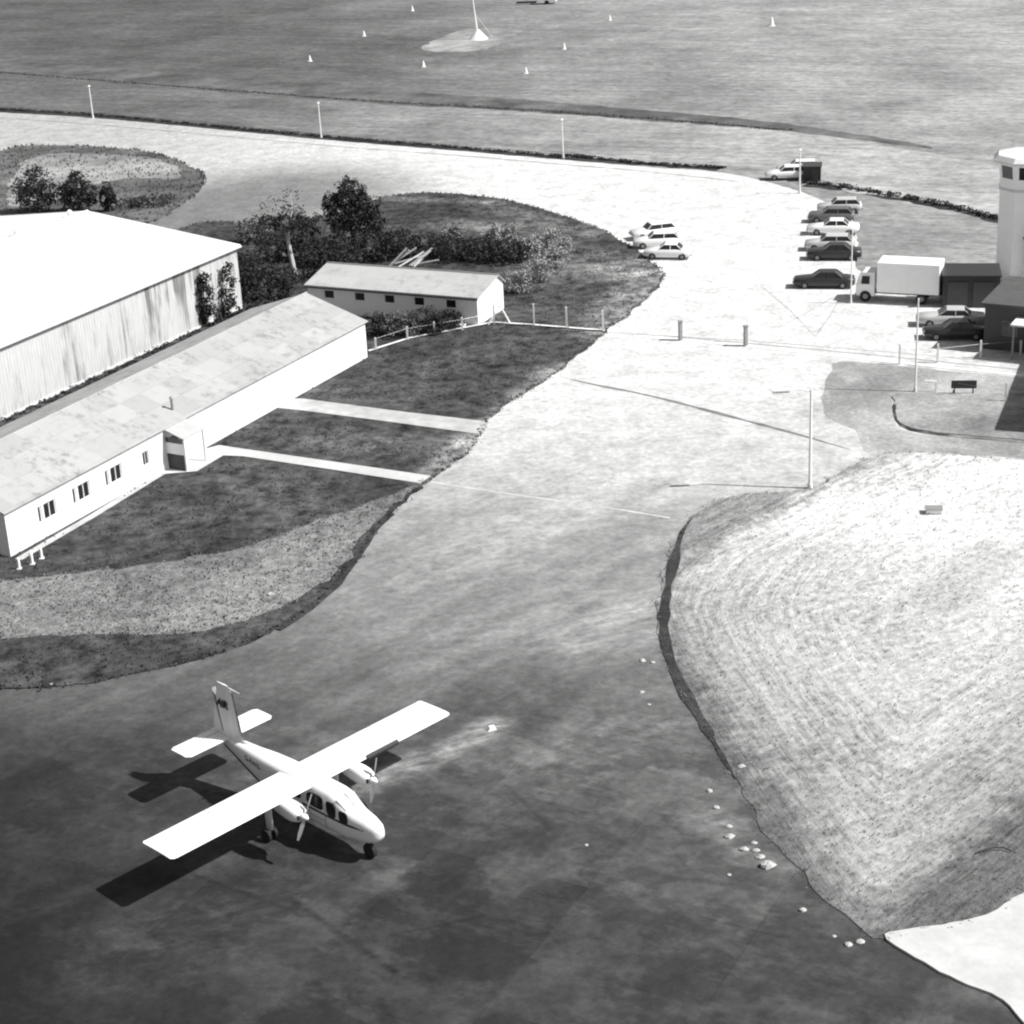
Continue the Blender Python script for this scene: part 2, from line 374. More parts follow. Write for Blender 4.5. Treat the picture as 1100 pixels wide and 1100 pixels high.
# verge between the road and the ploughed pasture
VT=[(-90,72),(0,78),(150,90),(280,100),(400,109),(560,118),(700,128),(840,139),(960,158),(1070,178),(1240,205)]
VB=[(1240,262),(1100,236),(1070,230),(1000,216),(930,203),(880,193),(840,186),(770,178),(700,174),(605,166),(500,157),(345,144),(200,130),(100,121),(0,115),(-90,111)]
sheet('grass_verge',VT+VB,.012,M['verge'],rag=.3,step=2.0)
LAWN=[(290,246),(330,236),(372,226),(400,216),(430,210),(470,208),(540,215),(600,231),(640,245),(675,264),(698,281),(713,298),(694,322),(651,357),(600,400),(560,425),(522,455),(505,485),(462,517),(430,545),(405,570),(385,600),(360,630),(330,655),(290,680),(240,702),(160,722),(80,737),(0,741),(-200,742),(-260,520),(-60,330),(60,300),(160,262),(215,240),(258,240)]
_,lawn_pts=sheet('lawn',LAWN,.10,M['lawn'],base=-.02,rag=.14)
DRY=[(-60,628),(0,625),(80,618),(180,605),(260,590),(330,565),(385,545),(425,532),(455,518),(440,532),(410,556),(388,580),(370,606),(345,630),(300,655),(250,672),(190,682),(100,683),(0,688),(-60,690)]
_,dry_pts=sheet('dry_grass_bank',DRY,.115,M['dry'],rag=.22)
strip('dark_soil_edge',[(420,553),(400,575),(384,600),(362,630),(335,653),(300,678)],.45,.118,M['soil'],rag=.3)
ISL=[(-120,172),(-40,168),(0,163),(30,157),(100,158),(165,165),(200,178),(219,190),(214,206),(190,224),(160,240),(60,262),(-120,290)]
_,isl_pts=sheet('grass_island',ISL,.09,M['island'],base=-.02,rag=.14)
sheet('dry_grass_patch',[(15,190),(40,168),(100,166),(170,172),(195,186),(185,194),(150,192),(110,197),(60,215),(10,222)],.103,M['rough'],rag=.4)
HAY=[(935,492),(870,524),(800,532),(762,543),(737,562),(722,590),(711,630),(706,670),(712,700),(730,740),(760,790),(790,840),(820,890),(850,930),(890,970),(930,1003),(952,1006),(1010,996),(1060,985),(1085,970),(1100,962),(1300,900),(1300,520),(1100,497),(1000,489)]
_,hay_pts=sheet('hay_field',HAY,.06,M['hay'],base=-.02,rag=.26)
strip('field_edge_ditch',[(745,556),(733,572),(725,600),(716,640),(713,672),(717,700),(732,738),(752,772),(775,812),(790,838)],.48,.068,M['soil'],rag=.5,taper=True)
sheet('concrete_slab',[(950,1006),(1010,996),(1060,985),(1085,970),(1100,962),(1250,905),(1300,1250),(1160,1135),(1120,1118),(1095,1098),(1078,1076),(1050,1064),(1010,1046),(975,1026)],.125,M['concrete'],base=-.02,rag=.06,step=.35)
sheet('grass_plot',[(966,424),(1060,424),(1200,430),(1200,484),(1100,474),(1030,468),(978,461),(962,450),(961,432)],.10,M['rough'],base=-.02,rag=.08)
M['asphalt']=m_grass('grey_asphalt',.30,.22,.5)
sheet('asphalt_patch',[(893,398),(905,388),(985,396),(1200,416),(1200,426),(1000,424),(966,424),(960,436),(962,455),(985,466),(1200,486),(1200,500),(1100,494),(1000,486),(935,488),(925,478),(918,462),(895,452),(884,436),(886,412)],.036,M['asphalt'],rag=.15,step=.8)
strip('plot_kerb',[(961,436),(963,452),(980,463),(1030,470),(1100,476),(1200,485)],.17,.104,M['soil'],rag=.5)
# pale bare earth beside the far hedge and round the far mast
sheet('bare_earth',[(900,196),(940,199),(985,206),(1040,220),(1020,221),(960,212),(910,205)],.03,M['dirt'],rag=.5,step=1)
sheet('bare_earth',[(455,52),(480,38),(520,30),(560,34),(540,46),(510,56),(470,56)],.03,M['rough'],rag=.8,step=1.5)
PD=[(-20,73),(0,75),(150,86),(280,96),(400,105),(560,114),(700,124),(845,136),(1000,158)]
sheet('ploughed_headland',[(-20,63),(150,76),(280,86),(400,96),(560,107),(700,119),(845,133),(1000,157),(1000,160),(845,141),(700,130),(560,120),(400,111),(280,102),(150,92),(0,80),(-20,78)],.02,m_grass('dark_headland_grass',.105,.4,.3),rag=.35,step=1.5)
strip('ditch',[(-20,118),(0,119),(100,125),(200,134),(345,148),(500,161),(605,170),(773,182)],1.6,.02,M['soil'],rag=.4)
strip('ditch',[(866,198),(900,202),(960,212),(1010,221),(1073,237),(1110,244)],1.6,.02,M['soil'],rag=.4)
# paths and painted lines
sheet('path',[(298,429),(327,430),(425,443),(527,455),(514,468),(420,455),(320,442),(297,440)],.125,M['path'],sm=False)
sheet('path',[(205,488),(236,480),(262,484),(360,498),(463,513),(452,521),(355,506),(262,492),(240,491),(212,508),(176,511),(172,505)],.125,M['concrete'],sm=False)
strip('wall_footing_path',[(20,603),(100,556),(176,509)],.5,.122,M['path'],rag=.1,sm=False)
strip('painted_line',[(462,518),(540,530),(640,544),(720,557)],.16,.036,M['paint'],rag=.3)
strip('painted_line',[(818,308),(850,335),(876,362),(890,342),(902,322)],.13,.036,M['faint'],sm=False)
strip('painted_line',[(836,352),(860,340),(898,318)],.12,.036,M['faint'],sm=False)
strip('drain_line',[(602,405),(640,414),(700,426),(800,452),(860,468),(915,484)],.34,.037,M['crack'],rag=.45,taper=True)
strip('fence_kerb',[(396,379),(440,365),(530,348),(576,351),(650,357)],.30,.17,M['kerb'],sm=False)
strip('kerb_line',[(690,362),(731,366),(801,372),(900,383),(985,392),(1100,404)],.42,.05,M['kerb'],sm=False)
strip('kerb_line',[(650,357),(731,362),(801,366),(900,374),(985,381),(1100,392)],.16,.05,M['paint'],sm=False)
strip('kerb_dark_line',[(690,359),(801,369),(940,382),(1100,398)],.10,.042,M['crack'],sm=False)  # narrow dark line running along the kerb
strip('road_edge_line',[(-60,125),(0,127.5),(100,134),(345,156),(500,168),(605,177),(700,185),(790,195)],.22,.036,M['crack'],rag=.5)

# ------------------------------------------------------------------ grass tufts (one object per lot: nobody could count them)
def inside(x,y,poly):
    c=False; j=len(poly)-1
    for i in range(len(poly)):
        a=poly[i]; b=poly[j]
        if (a.y>y)!=(b.y>y) and x<(b.x-a.x)*(y-a.y)/(b.y-a.y)+a.x: c=not c
        j=i
    return c
def tufts(name, poly, n, h, mat, z=.1, edge=0, mask=None, xr=None, yr=None, kind='stuff'):
    poly2=poly[::3] if len(poly)>300 else poly
    xs=[p.x for p in poly]; ys=[p.y for p in poly]
    xr=xr or (min(xs),max(xs)); yr=yr or (min(ys),max(ys))
    mb=MB(); k=0; tries=0
    def one(x,y,s):
        for q in range(3):
            a=random.uniform(0,6.28); w=h*s*random.uniform(.5,1.0); hh=h*s*random.uniform(.6,1.3); ca,sa=math.cos(a),math.sin(a)
            lx,ly=random.uniform(-.5,.5)*hh,random.uniform(-.5,.5)*hh
            mb.add([(x-ca*w/2,y-sa*w/2,z-.01),(x+ca*w/2,y+sa*w/2,z-.01),(x+lx+ca*w*.2,y+ly+sa*w*.2,z+hh),(x+lx-ca*w*.3,y+ly-sa*w*.3,z+hh*.8)],[(0,1,2,3)])
    while k<n and tries<n*30:
        tries+=1
        y=yr[0]+(yr[1]-yr[0])*random.random()**1.5; x=random.uniform(*xr)
        if abs(x)>y*.30+3: continue
        if not inside(x,y,poly2): continue
        if mask and not mask(x,y): continue
        one(x,y,random.uniform(.6,1.4)); k+=1
    for _ in range(edge):
        p=random.choice(poly)
        if abs(p.x)>p.y*.30+3: continue
        one(p.x+random.gauss(0,.12),p.y+random.gauss(0,.12),random.uniform(.7,1.5))
    o=mb.build(name,mat); tag(o,kind='stuff'); return o
nz=lambda x,y,s,o: mnoise.noise(Vector((x*s,y*s,o)))
DRYP=dry_pts
paths_=[[at(*q) for q in pp] for pp in ([(290,424),(330,425),(530,451),(520,473),(290,446)],[(165,500),(200,480),(262,478),(470,508),(458,527),(240,497),(205,516),(165,518)])]
t_=tufts('grass_tufts',lawn_pts,16000,.085,M['tuft'],edge=2500,mask=lambda x,y: nz(x,y,.3,2)>-.25 and not any(inside(x,y,q) for q in paths_)); tag(t_,'short dark grass tufts growing over the lawn','grass')
t_=tufts('grass_tufts',dry_pts,5000,.06,M['straw'],z=.115,edge=600); tag(t_,'pale dry grass tufts on the bank below the long building','grass')
t_=tufts('grass_tufts',isl_pts,2500,.15,M['tuft'],z=.09,edge=500); tag(t_,'grass tufts on the island behind the hangar','grass')
t_=tufts('hay_tufts',hay_pts,6000,.05,M['straw'],edge=900,yr=(54,118)); tag(t_,'loose pale hay lying over the mown field','hay')

# ------------------------------------------------------------------ vegetation
def foliage(blobs, leaf, mb=None, hollow=.35):
    mb=mb or MB()
    for (cx,cy,cz,rx,ry,rz,n) in blobs:
        for _ in range(n):
            while True:
                x,y,z=random.uniform(-1,1),random.uniform(-1,1),random.uniform(-1,1)
                r=math.sqrt(x*x+y*y+z*z)
                if 1e-3<r<1 and r>hollow*random.random(): break
            k=1+.35*mnoise.noise(Vector((x*2.2+cx,y*2.2+cy,z*2.2+cz)))
            c=Vector((cx+x*rx*k,cy+y*ry*k,max(.05,cz+z*rz*k)))
            if mnoise.noise(c*1.3+Vector((5,5,5)))<-.22: continue
            s=leaf*random.uniform(.55,1.35)
            a=Vector((random.gauss(0,1),random.gauss(0,1),random.gauss(0,1))).normalized(); b=a.orthogonal().normalized(); b=Matrix.Rotation(random.uniform(0,6.28),3,a)@b
            d=a.cross(b)
            mb.add([c-b*s*.5,c+d*s*.32,c+b*s*.5,c-d*s*.32],[(0,1,2,3)])
    return mb
def limbs(base, tops, r, mb=None):
    mb=mb or MB(); base=Vector(base)
    for t in tops:
        t=Vector(t); m=base.lerp(t,.5)+Vector((random.uniform(-.2,.2),random.uniform(-.2,.2),.15))
        mb.tube([base,m,t],[r*.6,r*.35,r*.1],6)
    return mb
def tree(name, loc, H, blobs, leaf, crownmat, trunkmat, r, label, cat='tree', group=None, trunkpts=None, crownname='crown'):
    root=empty(name,loc,0,label,cat,group)
    mb=MB(); th=H*.5
    tp=trunkpts or [(0,0,-.05),(.06,.03,th*.5),(-.04,.08,th)]
    mb.tube(tp,[r*(1.25-.7*i/(len(tp)-1)) for i in range(len(tp))],8)
    limbs(tp[-1],[(b[0]*.8,b[1]*.8,b[2]) for b in blobs],r,mb)
    limbs(tp[len(tp)//2],[(b[0]*.6,b[1]*.6,b[2]*.8) for b in blobs[::2]],r*.7,mb)
    mb.build('trunk',trunkmat,root)
    foliage(blobs,leaf).build(crownname,crownmat,root)
    return root
def rb(k,R0,z0,z1,n,r0,r1):
    return [(random.gauss(0,R0*.45),random.gauss(0,R0*.45),random.uniform(z0,z1),random.uniform(r0,r1),random.uniform(r0,r1),random.uniform(r0,r1)*.85,n) for _ in range(k)]

p=at(380,268)
tree('broadleaf_tree',p,6.2,[(0,0,5.0,1.3,1.2,1.6,1900),(-.3,0,3.5,2.2,2.0,1.7,3800),(1.3,.2,3.6,1.5,1.4,1.5,1600),(-1.6,0,4.3,1.0,1.0,1.0,800),(.8,0,5.0,.9,.9,.9,600),(.3,0,1.8,2.4,2.0,1.3,2400),(2.1,.1,2.4,1.1,1.1,1.2,900)],.24,M['leaf_dark'],M['bark'],.22,'tall dark bushy tree rising behind the low white hut, tallest foliage in view','tree','trees by the buildings')
p=at(316,296)
tree('flat_topped_tree',p,7.2,[(0,0,4.6,2.0,1.5,.75,1500),(-1.5,.2,4.7,1.4,1.1,.5,700),(1.6,-.1,4.9,1.4,1.1,.45,600),(.2,0,5.6,1.4,1.0,.6,350),(-1.2,.3,6.2,1.5,1.0,.7,110),(.4,.3,6.9,1.1,.8,.6,60)],.20,M['leaf_dark'],M['palebark'],.20,'flat-topped tree with a pale bare trunk between hangar and white hut','tree','trees by the buildings',trunkpts=[(.1,0,-.05),(-.1,.05,1.5),(-.25,.1,3.0),(-.1,.05,4.1)])
for i,(px,py,blobs,mt,lab) in enumerate([
   (290,322,[(0,0,1.7,1.6,1.4,1.6,1800),(-1.3,0,1.5,1.3,1.2,1.4,1200),(1.2,0,1.4,1.2,1.2,1.3,1100)],'leaf_dark','dark dense shrub right of the pale bare trunk base, beside the white hut'),
   (262,318,[(0,0,2.0,1.0,1.3,1.9,1700),(.6,.4,2.8,.9,.9,1.0,700)],'leaf_dark','dark shrub pressed against the far corner of the hangar'),
   (268,262,[(0,0,1.2,1.3,1.3,1.2,1200),(1.4,.3,1.5,1.3,1.2,1.2,1100)],'leaf_mid','grey shrub at the taxiway edge behind the hangar corner'),
   (345,300,[(0,0,1.5,1.9,1.6,1.5,2200),(1.8,.4,1.6,1.6,1.5,1.5,1700)],'leaf_dark','dark broad shrub in shade directly behind the left end of the white hut'),
   (325,262,[(0,0,1.2,2.1,1.2,1.1,1600)],'leaf_dark','low dark shrub under the right side of the flat-topped tree'),
   (300,282,[(0,0,1.5,2.2,1.6,1.4,2400),(1.9,.2,1.3,1.6,1.4,1.3,1500)],'leaf_dark','dark shrub in the shadow under the flat crown, left of the bushy tree'),
   (365,286,[(0,0,1.5,2.2,1.7,1.5,2600),(-1.8,.2,1.4,1.6,1.5,1.3,1500)],'leaf_dark','dark shrub at the foot of the tall bushy tree, behind the hut ridge'),
   (283,340,[(0,0,1.1,1.5,1.4,1.1,1400)],'leaf_dark','low dark shrub in the passage between hangar and long building roof'),
   (430,278,[(0,0,1.4,1.9,1.6,1.3,1900)],'leaf_dark','dark shrub behind the pile of pale poles'),
   (403,282,[(0,0,1.4,1.9,1.3,1.3,1700),(1.3,1,1.5,1.3,1.2,1.3,900)],'leaf_dark','dark shrub at the right foot of the tall bushy tree'),
   ]):
    tree('shrub',at(px,py),2.6,blobs,.22,M[mt],M['bark'],.08,lab,'shrub','shrubs behind the buildings')
for (px,py,s,lab) in [(462,276,1.0,'dark round shrub at the left end of the hedge row behind the white hut'),(492,280,1.0,'dark round shrub, second from the left in the hedge row behind the hut'),(520,282,1.05,'dark round shrub, third from the left in the hedge row behind the hut'),(548,283,1.0,'dark round shrub at the right end of the hedge row behind the hut')]:
    tree('shrub',at(px,py),2.6,[(0,0,1.05*s,1.9*s,1.6,1.15*s,1900),(.9,.2,1.0,1.2,1.2,1.0,600)],.20,M['leaf_dark'],M['bark'],.07,lab,'shrub','hedge row of dark shrubs')
for (px,py,s,lab) in [(570,280,1.15,'pale feathery shrub filling the inside of the curved clump'),(604,278,.9,'small pale shrub at the outer right bend of the curved clump'),(545,262,.9,'pale thin shrub just above the right end of the dark hedge row'),(590,270,1.0,'pale feathery shrub at the back of the curved clump right of the hut'),(597,290,1.0,'pale feathery shrub bulging furthest right in the curved clump'),(580,303,1.05,'pale feathery shrub in the middle of the curved clump right of the hut'),(560,316,1.0,'pale feathery shrub nearest the right end wall of the hut'),(530,262,.8,'pale thin shrub poking up above the dark hedge row'),(490,258,.7,'pale wispy shrub left of and above the dark hedge row')]:
    tree('pale_shrub',at(px,py),2.2,[(0,0,1.0*s,1.15*s,1.0*s,1.0*s,900),(.4,.1,1.5*s,.6,.6,.6,250),(-.6,.1,.8,.7,.7,.7,250)],.18,M['leaf_pale'],M['bark'],.05,lab,'shrub','pale shrubs behind the hut')
for (px,py,s,lab) in [(405,362,1.0,'dark shrub at the left, in the gap between long building and hut'),(432,362,1.1,'dark shrub second from left under the hut windows'),(460,360,1.15,'dark tallest shrub under the middle hut windows'),(478,354,.75,'small dark shrub nearest the doorstep at the right of the hut')]:
    tree('shrub',at(px,py),1.9,[(0,0,.95*s,1.4*s,1.0,1.0*s,1900),(.6,0,.8,1.0,.9,.8,800)],.16,M['leaf_dark' if px!=432 else 'leaf_mid'],M['bark'],.05,lab,'shrub','shrubs under the hut windows')
for (px,py,h,w,lab) in [(42,228,4.6,2.9,'bushy dark tree leftmost behind the hangar roof'),(86,228,4.1,2.4,'bushy dark tree in the middle of the three behind the hangar roof'),(118,228,3.0,1.0,'narrow dark tree rightmost of the three behind the hangar roof')]:
    tree('bushy_tree',at(px,py),h,[(0,0,h*.3,w*.75,w*.6,h*.3,1500),(0,0,h*.55,w*.6,w*.55,h*.42,1500),(-w*.45,0,h*.5,w*.4,w*.4,h*.3,700),(w*.45,0,h*.45,w*.4,w*.4,h*.3,700),(0,0,h*.85,w*.35,w*.3,h*.2,350)],.24,M['leaf_dark'],M['bark'],.12,lab,'tree','trees on the grass island')
tree('shrub',at(165,222),1.6,[(0,0,.6,2.4,1.5,.6,900),(-2.5,0,.5,1.6,1.2,.5,600)],.22,M['leaf_dark'],M['bark'],.05,'low spreading dark shrub at the right tip of the grass island','shrub')

def hedge(name, px, h, w, n, leaf, mat, label):
    pts=smooth([at(*q) for q in px],False,1.0); root=empty(name,(pts[0].x,pts[0].y,0),0,label,'hedge')
    o=pts[0]; blobs=[]
    L=sum((pts[i+1]-pts[i]).length for i in range(len(pts)-1)); per=max(3,int(n/len(pts)))
    for q in pts:
        k=.8+.25*abs(mnoise.noise(Vector((q.x*.25,q.y*.25,1))))*2
        blobs.append((q.x-o.x,q.y-o.y,h*.5*k,.8,w/2,h*.5*k,per))
    foliage(blobs,leaf).build('foliage',mat,root)
    st=MB()
    st.tube([(q.x-o.x,q.y-o.y,.04+.05*(i%2)) for i,q in enumerate(pts)],.04,5)
    st.build('stem',M['bark'],root)
hedge('hedge',[(-20,117),(0,118),(100,124),(200,133),(345,147),(500,160),(605,169)],.3,.7,6500,.2,M['leaf_dark'],'long low dark hedge along the top edge of the pale road')
hedge('hedge',[(612,168),(680,175),(740,179),(773,181)],.32,.7,2200,.2,M['leaf_dark'],'short low dark hedge continuing right to the bend of the road')
hedge('hedge',[(866,197),(900,201),(960,211),(1010,220),(1073,236),(1110,243)],.4,.7,3500,.2,M['leaf_dark'],'low dark hedge running right from the dark shed to the tower')
hedge('field_hedge',[(-20,76),(0,78),(150,90),(280,100),(400,109),(560,118),(700,128),(845,140)],.16,1.6,7000,.18,M['leaf_mid'],'low grey hedge line between the far field and the grass verge')

# ------------------------------------------------------------------ buildings
def frame(o, ux, name, label, cat, group=None):
    return empty(name,(o[0],o[1],0),math.atan2(ux[1],ux[0]),label,cat,group)
def wall_holes(mb, x0,x1,z0,z1, y, ny, holes, depth=.14):
    """wall sheet in the local xz plane at y facing ny (+1/-1) with openings and reveals"""
    xs=sorted({x0,x1,*[h[0] for h in holes],*[h[1] for h in holes]}); zs=sorted({z0,z1,*[h[2] for h in holes],*[h[3] for h in holes]})
    for i in range(len(xs)-1):
        for j in range(len(zs)-1):
            cx=(xs[i]+xs[i+1])/2; cz=(zs[j]+zs[j+1])/2
            if any(h[0]<cx<h[1] and h[2]<cz<h[3] for h in holes): continue
            mb.quad((xs[i],y,zs[j]),(xs[i+1],y,zs[j]),(xs[i+1],y,zs[j+1]),(xs[i],y,zs[j+1]))
    for (a,b,c,d) in holes:
        yi=y-ny*depth
        for A,B in [((a,c),(b,c)),((b,c),(b,d)),((b,d),(a,d)),((a,d),(a,c))]:
            mb.quad((A[0],y,A[1]),(B[0],y,B[1]),(B[0],yi,B[1]),(A[0],yi,A[1]))
def window(parent, h, y, ny, depth=.14, bars=1, matf='white', fw=.07):
    a,b,c,d=h; f=MB(); yy=y-ny*(depth-.05)
    for (cx,cz,w,hh) in [((a+b)/2,c+fw/2,b-a,fw),((a+b)/2,d-fw/2,b-a,fw),(a+fw/2,(c+d)/2,fw,d-c-2*fw),(b-fw/2,(c+d)/2,fw,d-c-2*fw)]:
        f.box((cx,yy,cz),(w,.06,hh))
    for i in range(bars):
        x=a+(b-a)*(i+1)/(bars+1); f.box((x,yy,(c+d)/2),(fw*.7,.05,d-c-2*fw))
    w=f.build('window',M[matf],parent)
    g=MB(); g.box(((a+b)/2,yy-ny*.035,(c+d)/2),(b-a-.02,.012,d-c-.02)); g.build('pane',M['glass'],w)
    return w
def gable_roof(parent, x0,x1,y0,y1,ze,zr,over,mat,th=.08,yr=None,label=None):
    """two slopes meeting at yr, eaves at y0 and y1; one closed sheet of thickness th"""
    yr=(y0+y1)/2 if yr is None else yr; mb=MB()
    for (ya,sg) in ((y0,-1),(y1,1)):
        sl=(zr-ze)/abs(yr-ya); ye=ya+sg*over; zee=ze-sl*over
        seg=[(x0-over,x1+over)]
        for a,b in seg:
            mb.add([(a,ye,zee+.02),(b,ye,zee+.02),(b,yr,zr+.02),(a,yr,zr+.02),(a,ye,zee+.02+th),(b,ye,zee+.02+th),(b,yr,zr+.02+th),(a,yr,zr+.02+th)],
                   [(0,1,2,3),(4,5,6,7),(0,1,5,4),(1,2,6,5),(3,0,4,7)])
    r=mb.build('roof',mat,parent,label=label)
    c=MB(); c.tube([(x0-over,yr,zr+th+.02),(x1+over,yr,zr+th+.02)],.09,8); c.build('ridge_cap',mat,r)
    return r
def gables(mb,x,y0,y1,ze,zr,yr=None):
    yr=(y0+y1)/2 if yr is None else yr
    mb.quad((x,y0,0),(x,y1,0),(x,y1,ze),(x,yr,zr),(x,y0,ze))

UX=(-.4785,-.8781)        # local x of the two long buildings runs towards the viewer's left; local y points at the apron
# hangar
hg=frame((-20.95,146.75),UX,'hangar','huge white hangar with shallow white roof and streaked corrugated side wall','hangar')
L,W,ze,zr=46,30,5.2,6.9
w=MB(); wall_holes(w,0,L,0,ze,0,1,[]); wall_holes(w,0,L,0,ze,-W,-1,[]); gables(w,0,-W,0,ze,zr); gables(w,L,-W,0,ze,zr); w.build('wall',M['hangar_wall'],hg)
rf=gable_roof(hg,0,L,-W,0,ze,zr,.25,M['roof_hangar'],.10)
for i,xx in enumerate((2.0,8.5)):
    v=MB(); v.tube([(xx,-W/2,zr+.1),(xx,-W/2,zr+.55)],[.16,.16],8); v.tube([(xx,-W/2,zr+.55),(xx,-W/2,zr+.72)],[.26,.05],8); v.build('roof_vent',M['white'],rf)
gt=MB(); gt.box((L/2,.31,ze-.06),(L+.5,.12,.12)); gt.build('gutter',M['offwhite'],hg)
d=MB()
for k in range(4): d.box((-.06,-W/2-6+k*4.0,2.2),(.08,3.9,4.4))
d.build('sliding_door',M['grey'],hg)
bs=MB(); bs.box((L/2,.05,.12),(L,.09,.24)); bs.build('plinth',M['offwhite'],hg)
# long accommodation building
lb=frame((-10.02,131.64),(-.4749,-.8800),'long_building','long low white building with mottled sheet roof, facing the lawns','building')
L,W,ze,zr=38.85,10.0,2.8,4.42
inv=lb.matrix_basis.inverted() if False else (Matrix.Translation(lb.location)@Matrix.Rotation(lb.rotation_euler.z,4,'Z')).inverted()
def lx(px,py): return (inv@at(px,py)).x
s175=lx(176,504)
holes=[]
for (xa,ya) in [(55.5,0),(90.5,0),(123.5,0)]:
    # centres measured along the wall
    yb=600-(xa-12)*.589; c=lx(xa,yb); holes.append((c-.62,c+.45,1.05,2.1)); holes.append((c+.62,c+.95,1.05,2.1))
c=lx(154,516); holes.append((c-.3,c+.3,1.05,2.0)); door=(s175-1.35,s175-.45,.0,2.05)
w=MB(); wall_holes(w,0,L,0,ze,0,1,holes+[door]); wall_holes(w,0,L,0,ze,-W,-1,[]); gables(w,0,-W,0,ze,zr); gables(w,L,-W,0,ze,zr); w.build('wall',M['limewash'],lb)
for i,h in enumerate(holes): window(lb,h,0,1,bars=1 if h[1]-h[0]>.5 else 0,matf='white' if i!=6 else 'offwhite')
dd=MB(); dd.box(((door[0]+door[1])/2,-.10,1.02),(.88,.05,2.02)); dd.build('door',M['darkgrey'],lb)
rf=gable_roof(lb,0,L,-W,0,ze,zr,.18,M['roof_long'],.07)
ch=MB(); ch.tube([(s175-2.2,-.9,3.0),(s175-2.2,-.9,3.95)],.09,8); ch.tube([(s175-2.2,-.9,3.95),(s175-2.2,-.9,4.1)],[.16,.05],8); ch.build('flue',M['grey'],rf)

# porch: near side screened, open towards the path
po=empty('porch',(0,0,0)); po.parent=lb; 
PW,PL=1.45,2.0
q=MB(); q.add([(s175-PL-.1,-.0,2.72),(s175+.12,0,2.72),(s175+.12,PW+.1,2.2),(s175-PL-.1,PW+.1,2.2),(s175-PL-.1,0,2.80),(s175+.12,0,2.80),(s175+.12,PW+.1,2.28),(s175-PL-.1,PW+.1,2.28)],[(0,1,2,3),(4,5,6,7),(0,1,5,4),(1,2,6,5),(2,3,7,6),(3,0,4,7)]); q.build('porch_roof',M['roof_small'],po)
for x_,y_ in ((s175,PW),(s175-PL,PW)):
    q=MB(); q.box((x_,y_,1.14),(.12,.12,2.2)); q.build('post',M['white'],po)
q=MB(); q.box((s175+.0,PW/2-.03,.62),(.05,PW-.14,1.05)); q.build('lower_panel',M['dark'],po)
q=MB(); q.box((s175+.0,PW/2-.03,1.52),(.05,PW-.14,.72)); q.build('upper_panel',M['white'],po)
q=MB(); q.box((s175-.0,PW/2-.03,2.06),(.03,PW-.14,.32)); q.build('fanlight',M['glass'],po)
# small hut
sx,sy=at(330,306,2.3),at(512,320,2.3)
dv=(sy-sx).normalized()
sb=frame((sx.x,sx.y),(dv.x,dv.y),'hut','low white hut with pale sheet roof and five small dark windows','hut')
L=14.9; W=4.8; ze,zr=2.3,3.05; YR=3.7
inv2=(Matrix.Translation(sb.location)@Matrix.Rotation(sb.rotation_euler.z,4,'Z')).inverted()
holes=[]
for px,py in [(355,316),(388,318.5),(419,321.5),(451,324),(484.5,327)]:
    c=(inv2@at(px,py,1.6)).x; c=max(.6,c+.0); holes.append((c-.46,c+.46,1.3,2.0))
c5=holes[-1]; door=(c5[0]-.30,c5[0]-.02,0,2.0)
w=MB(); wall_holes(w,0,L,0,ze,0,-1,holes); wall_holes(w,0,L,0,ze,W,1,[]); gables(w,0,0,W,ze,zr,YR); gables(w,L,0,W,ze,zr,YR); w.build('wall',M['white'],sb)
for h in holes: window(sb,h,0,-1,bars=0,fw=.05)
rf=gable_roof(sb,0,L,0,W,ze,zr,.2,M['roof_small'],.07,YR)
for c_ in rf.children: c_.data.materials[0]=M['grey']
q=MB(); q.box((L/2,-.24,2.19),(L+.3,.06,.10)); q.build('fascia',M['darkgrey'],sb)
q=MB(); q.box((c5[1]+.35,-.45,.12),(1.0,.8,.24)); q.build('doorstep',M['kerb'],sb)

for (px,py,bl,lab) in [(222,352,[(0,0,2.2,.7,.5,2.2,900),(.2,.2,3.6,.6,.5,1.0,350),(-.5,.2,1.2,1.0,.6,1.1,700),(.7,.2,1.0,.6,.5,1.0,350),(.5,.2,3.2,.5,.4,1.2,250)],'tall dark climber growing up the hangar wall, left of the two'),(246,342,[(0,0,1.3,.8,.5,1.4,700),(.3,.2,3.4,.7,.45,1.2,450),(.3,0,.5,.9,.6,.5,250)],'ragged dark climber growing up the hangar wall near its far corner')]:
    tree('climbing_shrub',at(px,py),3,bl,.22,M['leaf_dark'],M['bark'],.05,lab,'shrub','climbers on the hangar wall')
hedge('weeds',[(-10,462),(60,428),(120,401),(180,372),(215,356),(250,341)],.32,.7,2600,.18,M['leaf_dark'],'ragged line of dark weeds along the foot of the hangar wall')
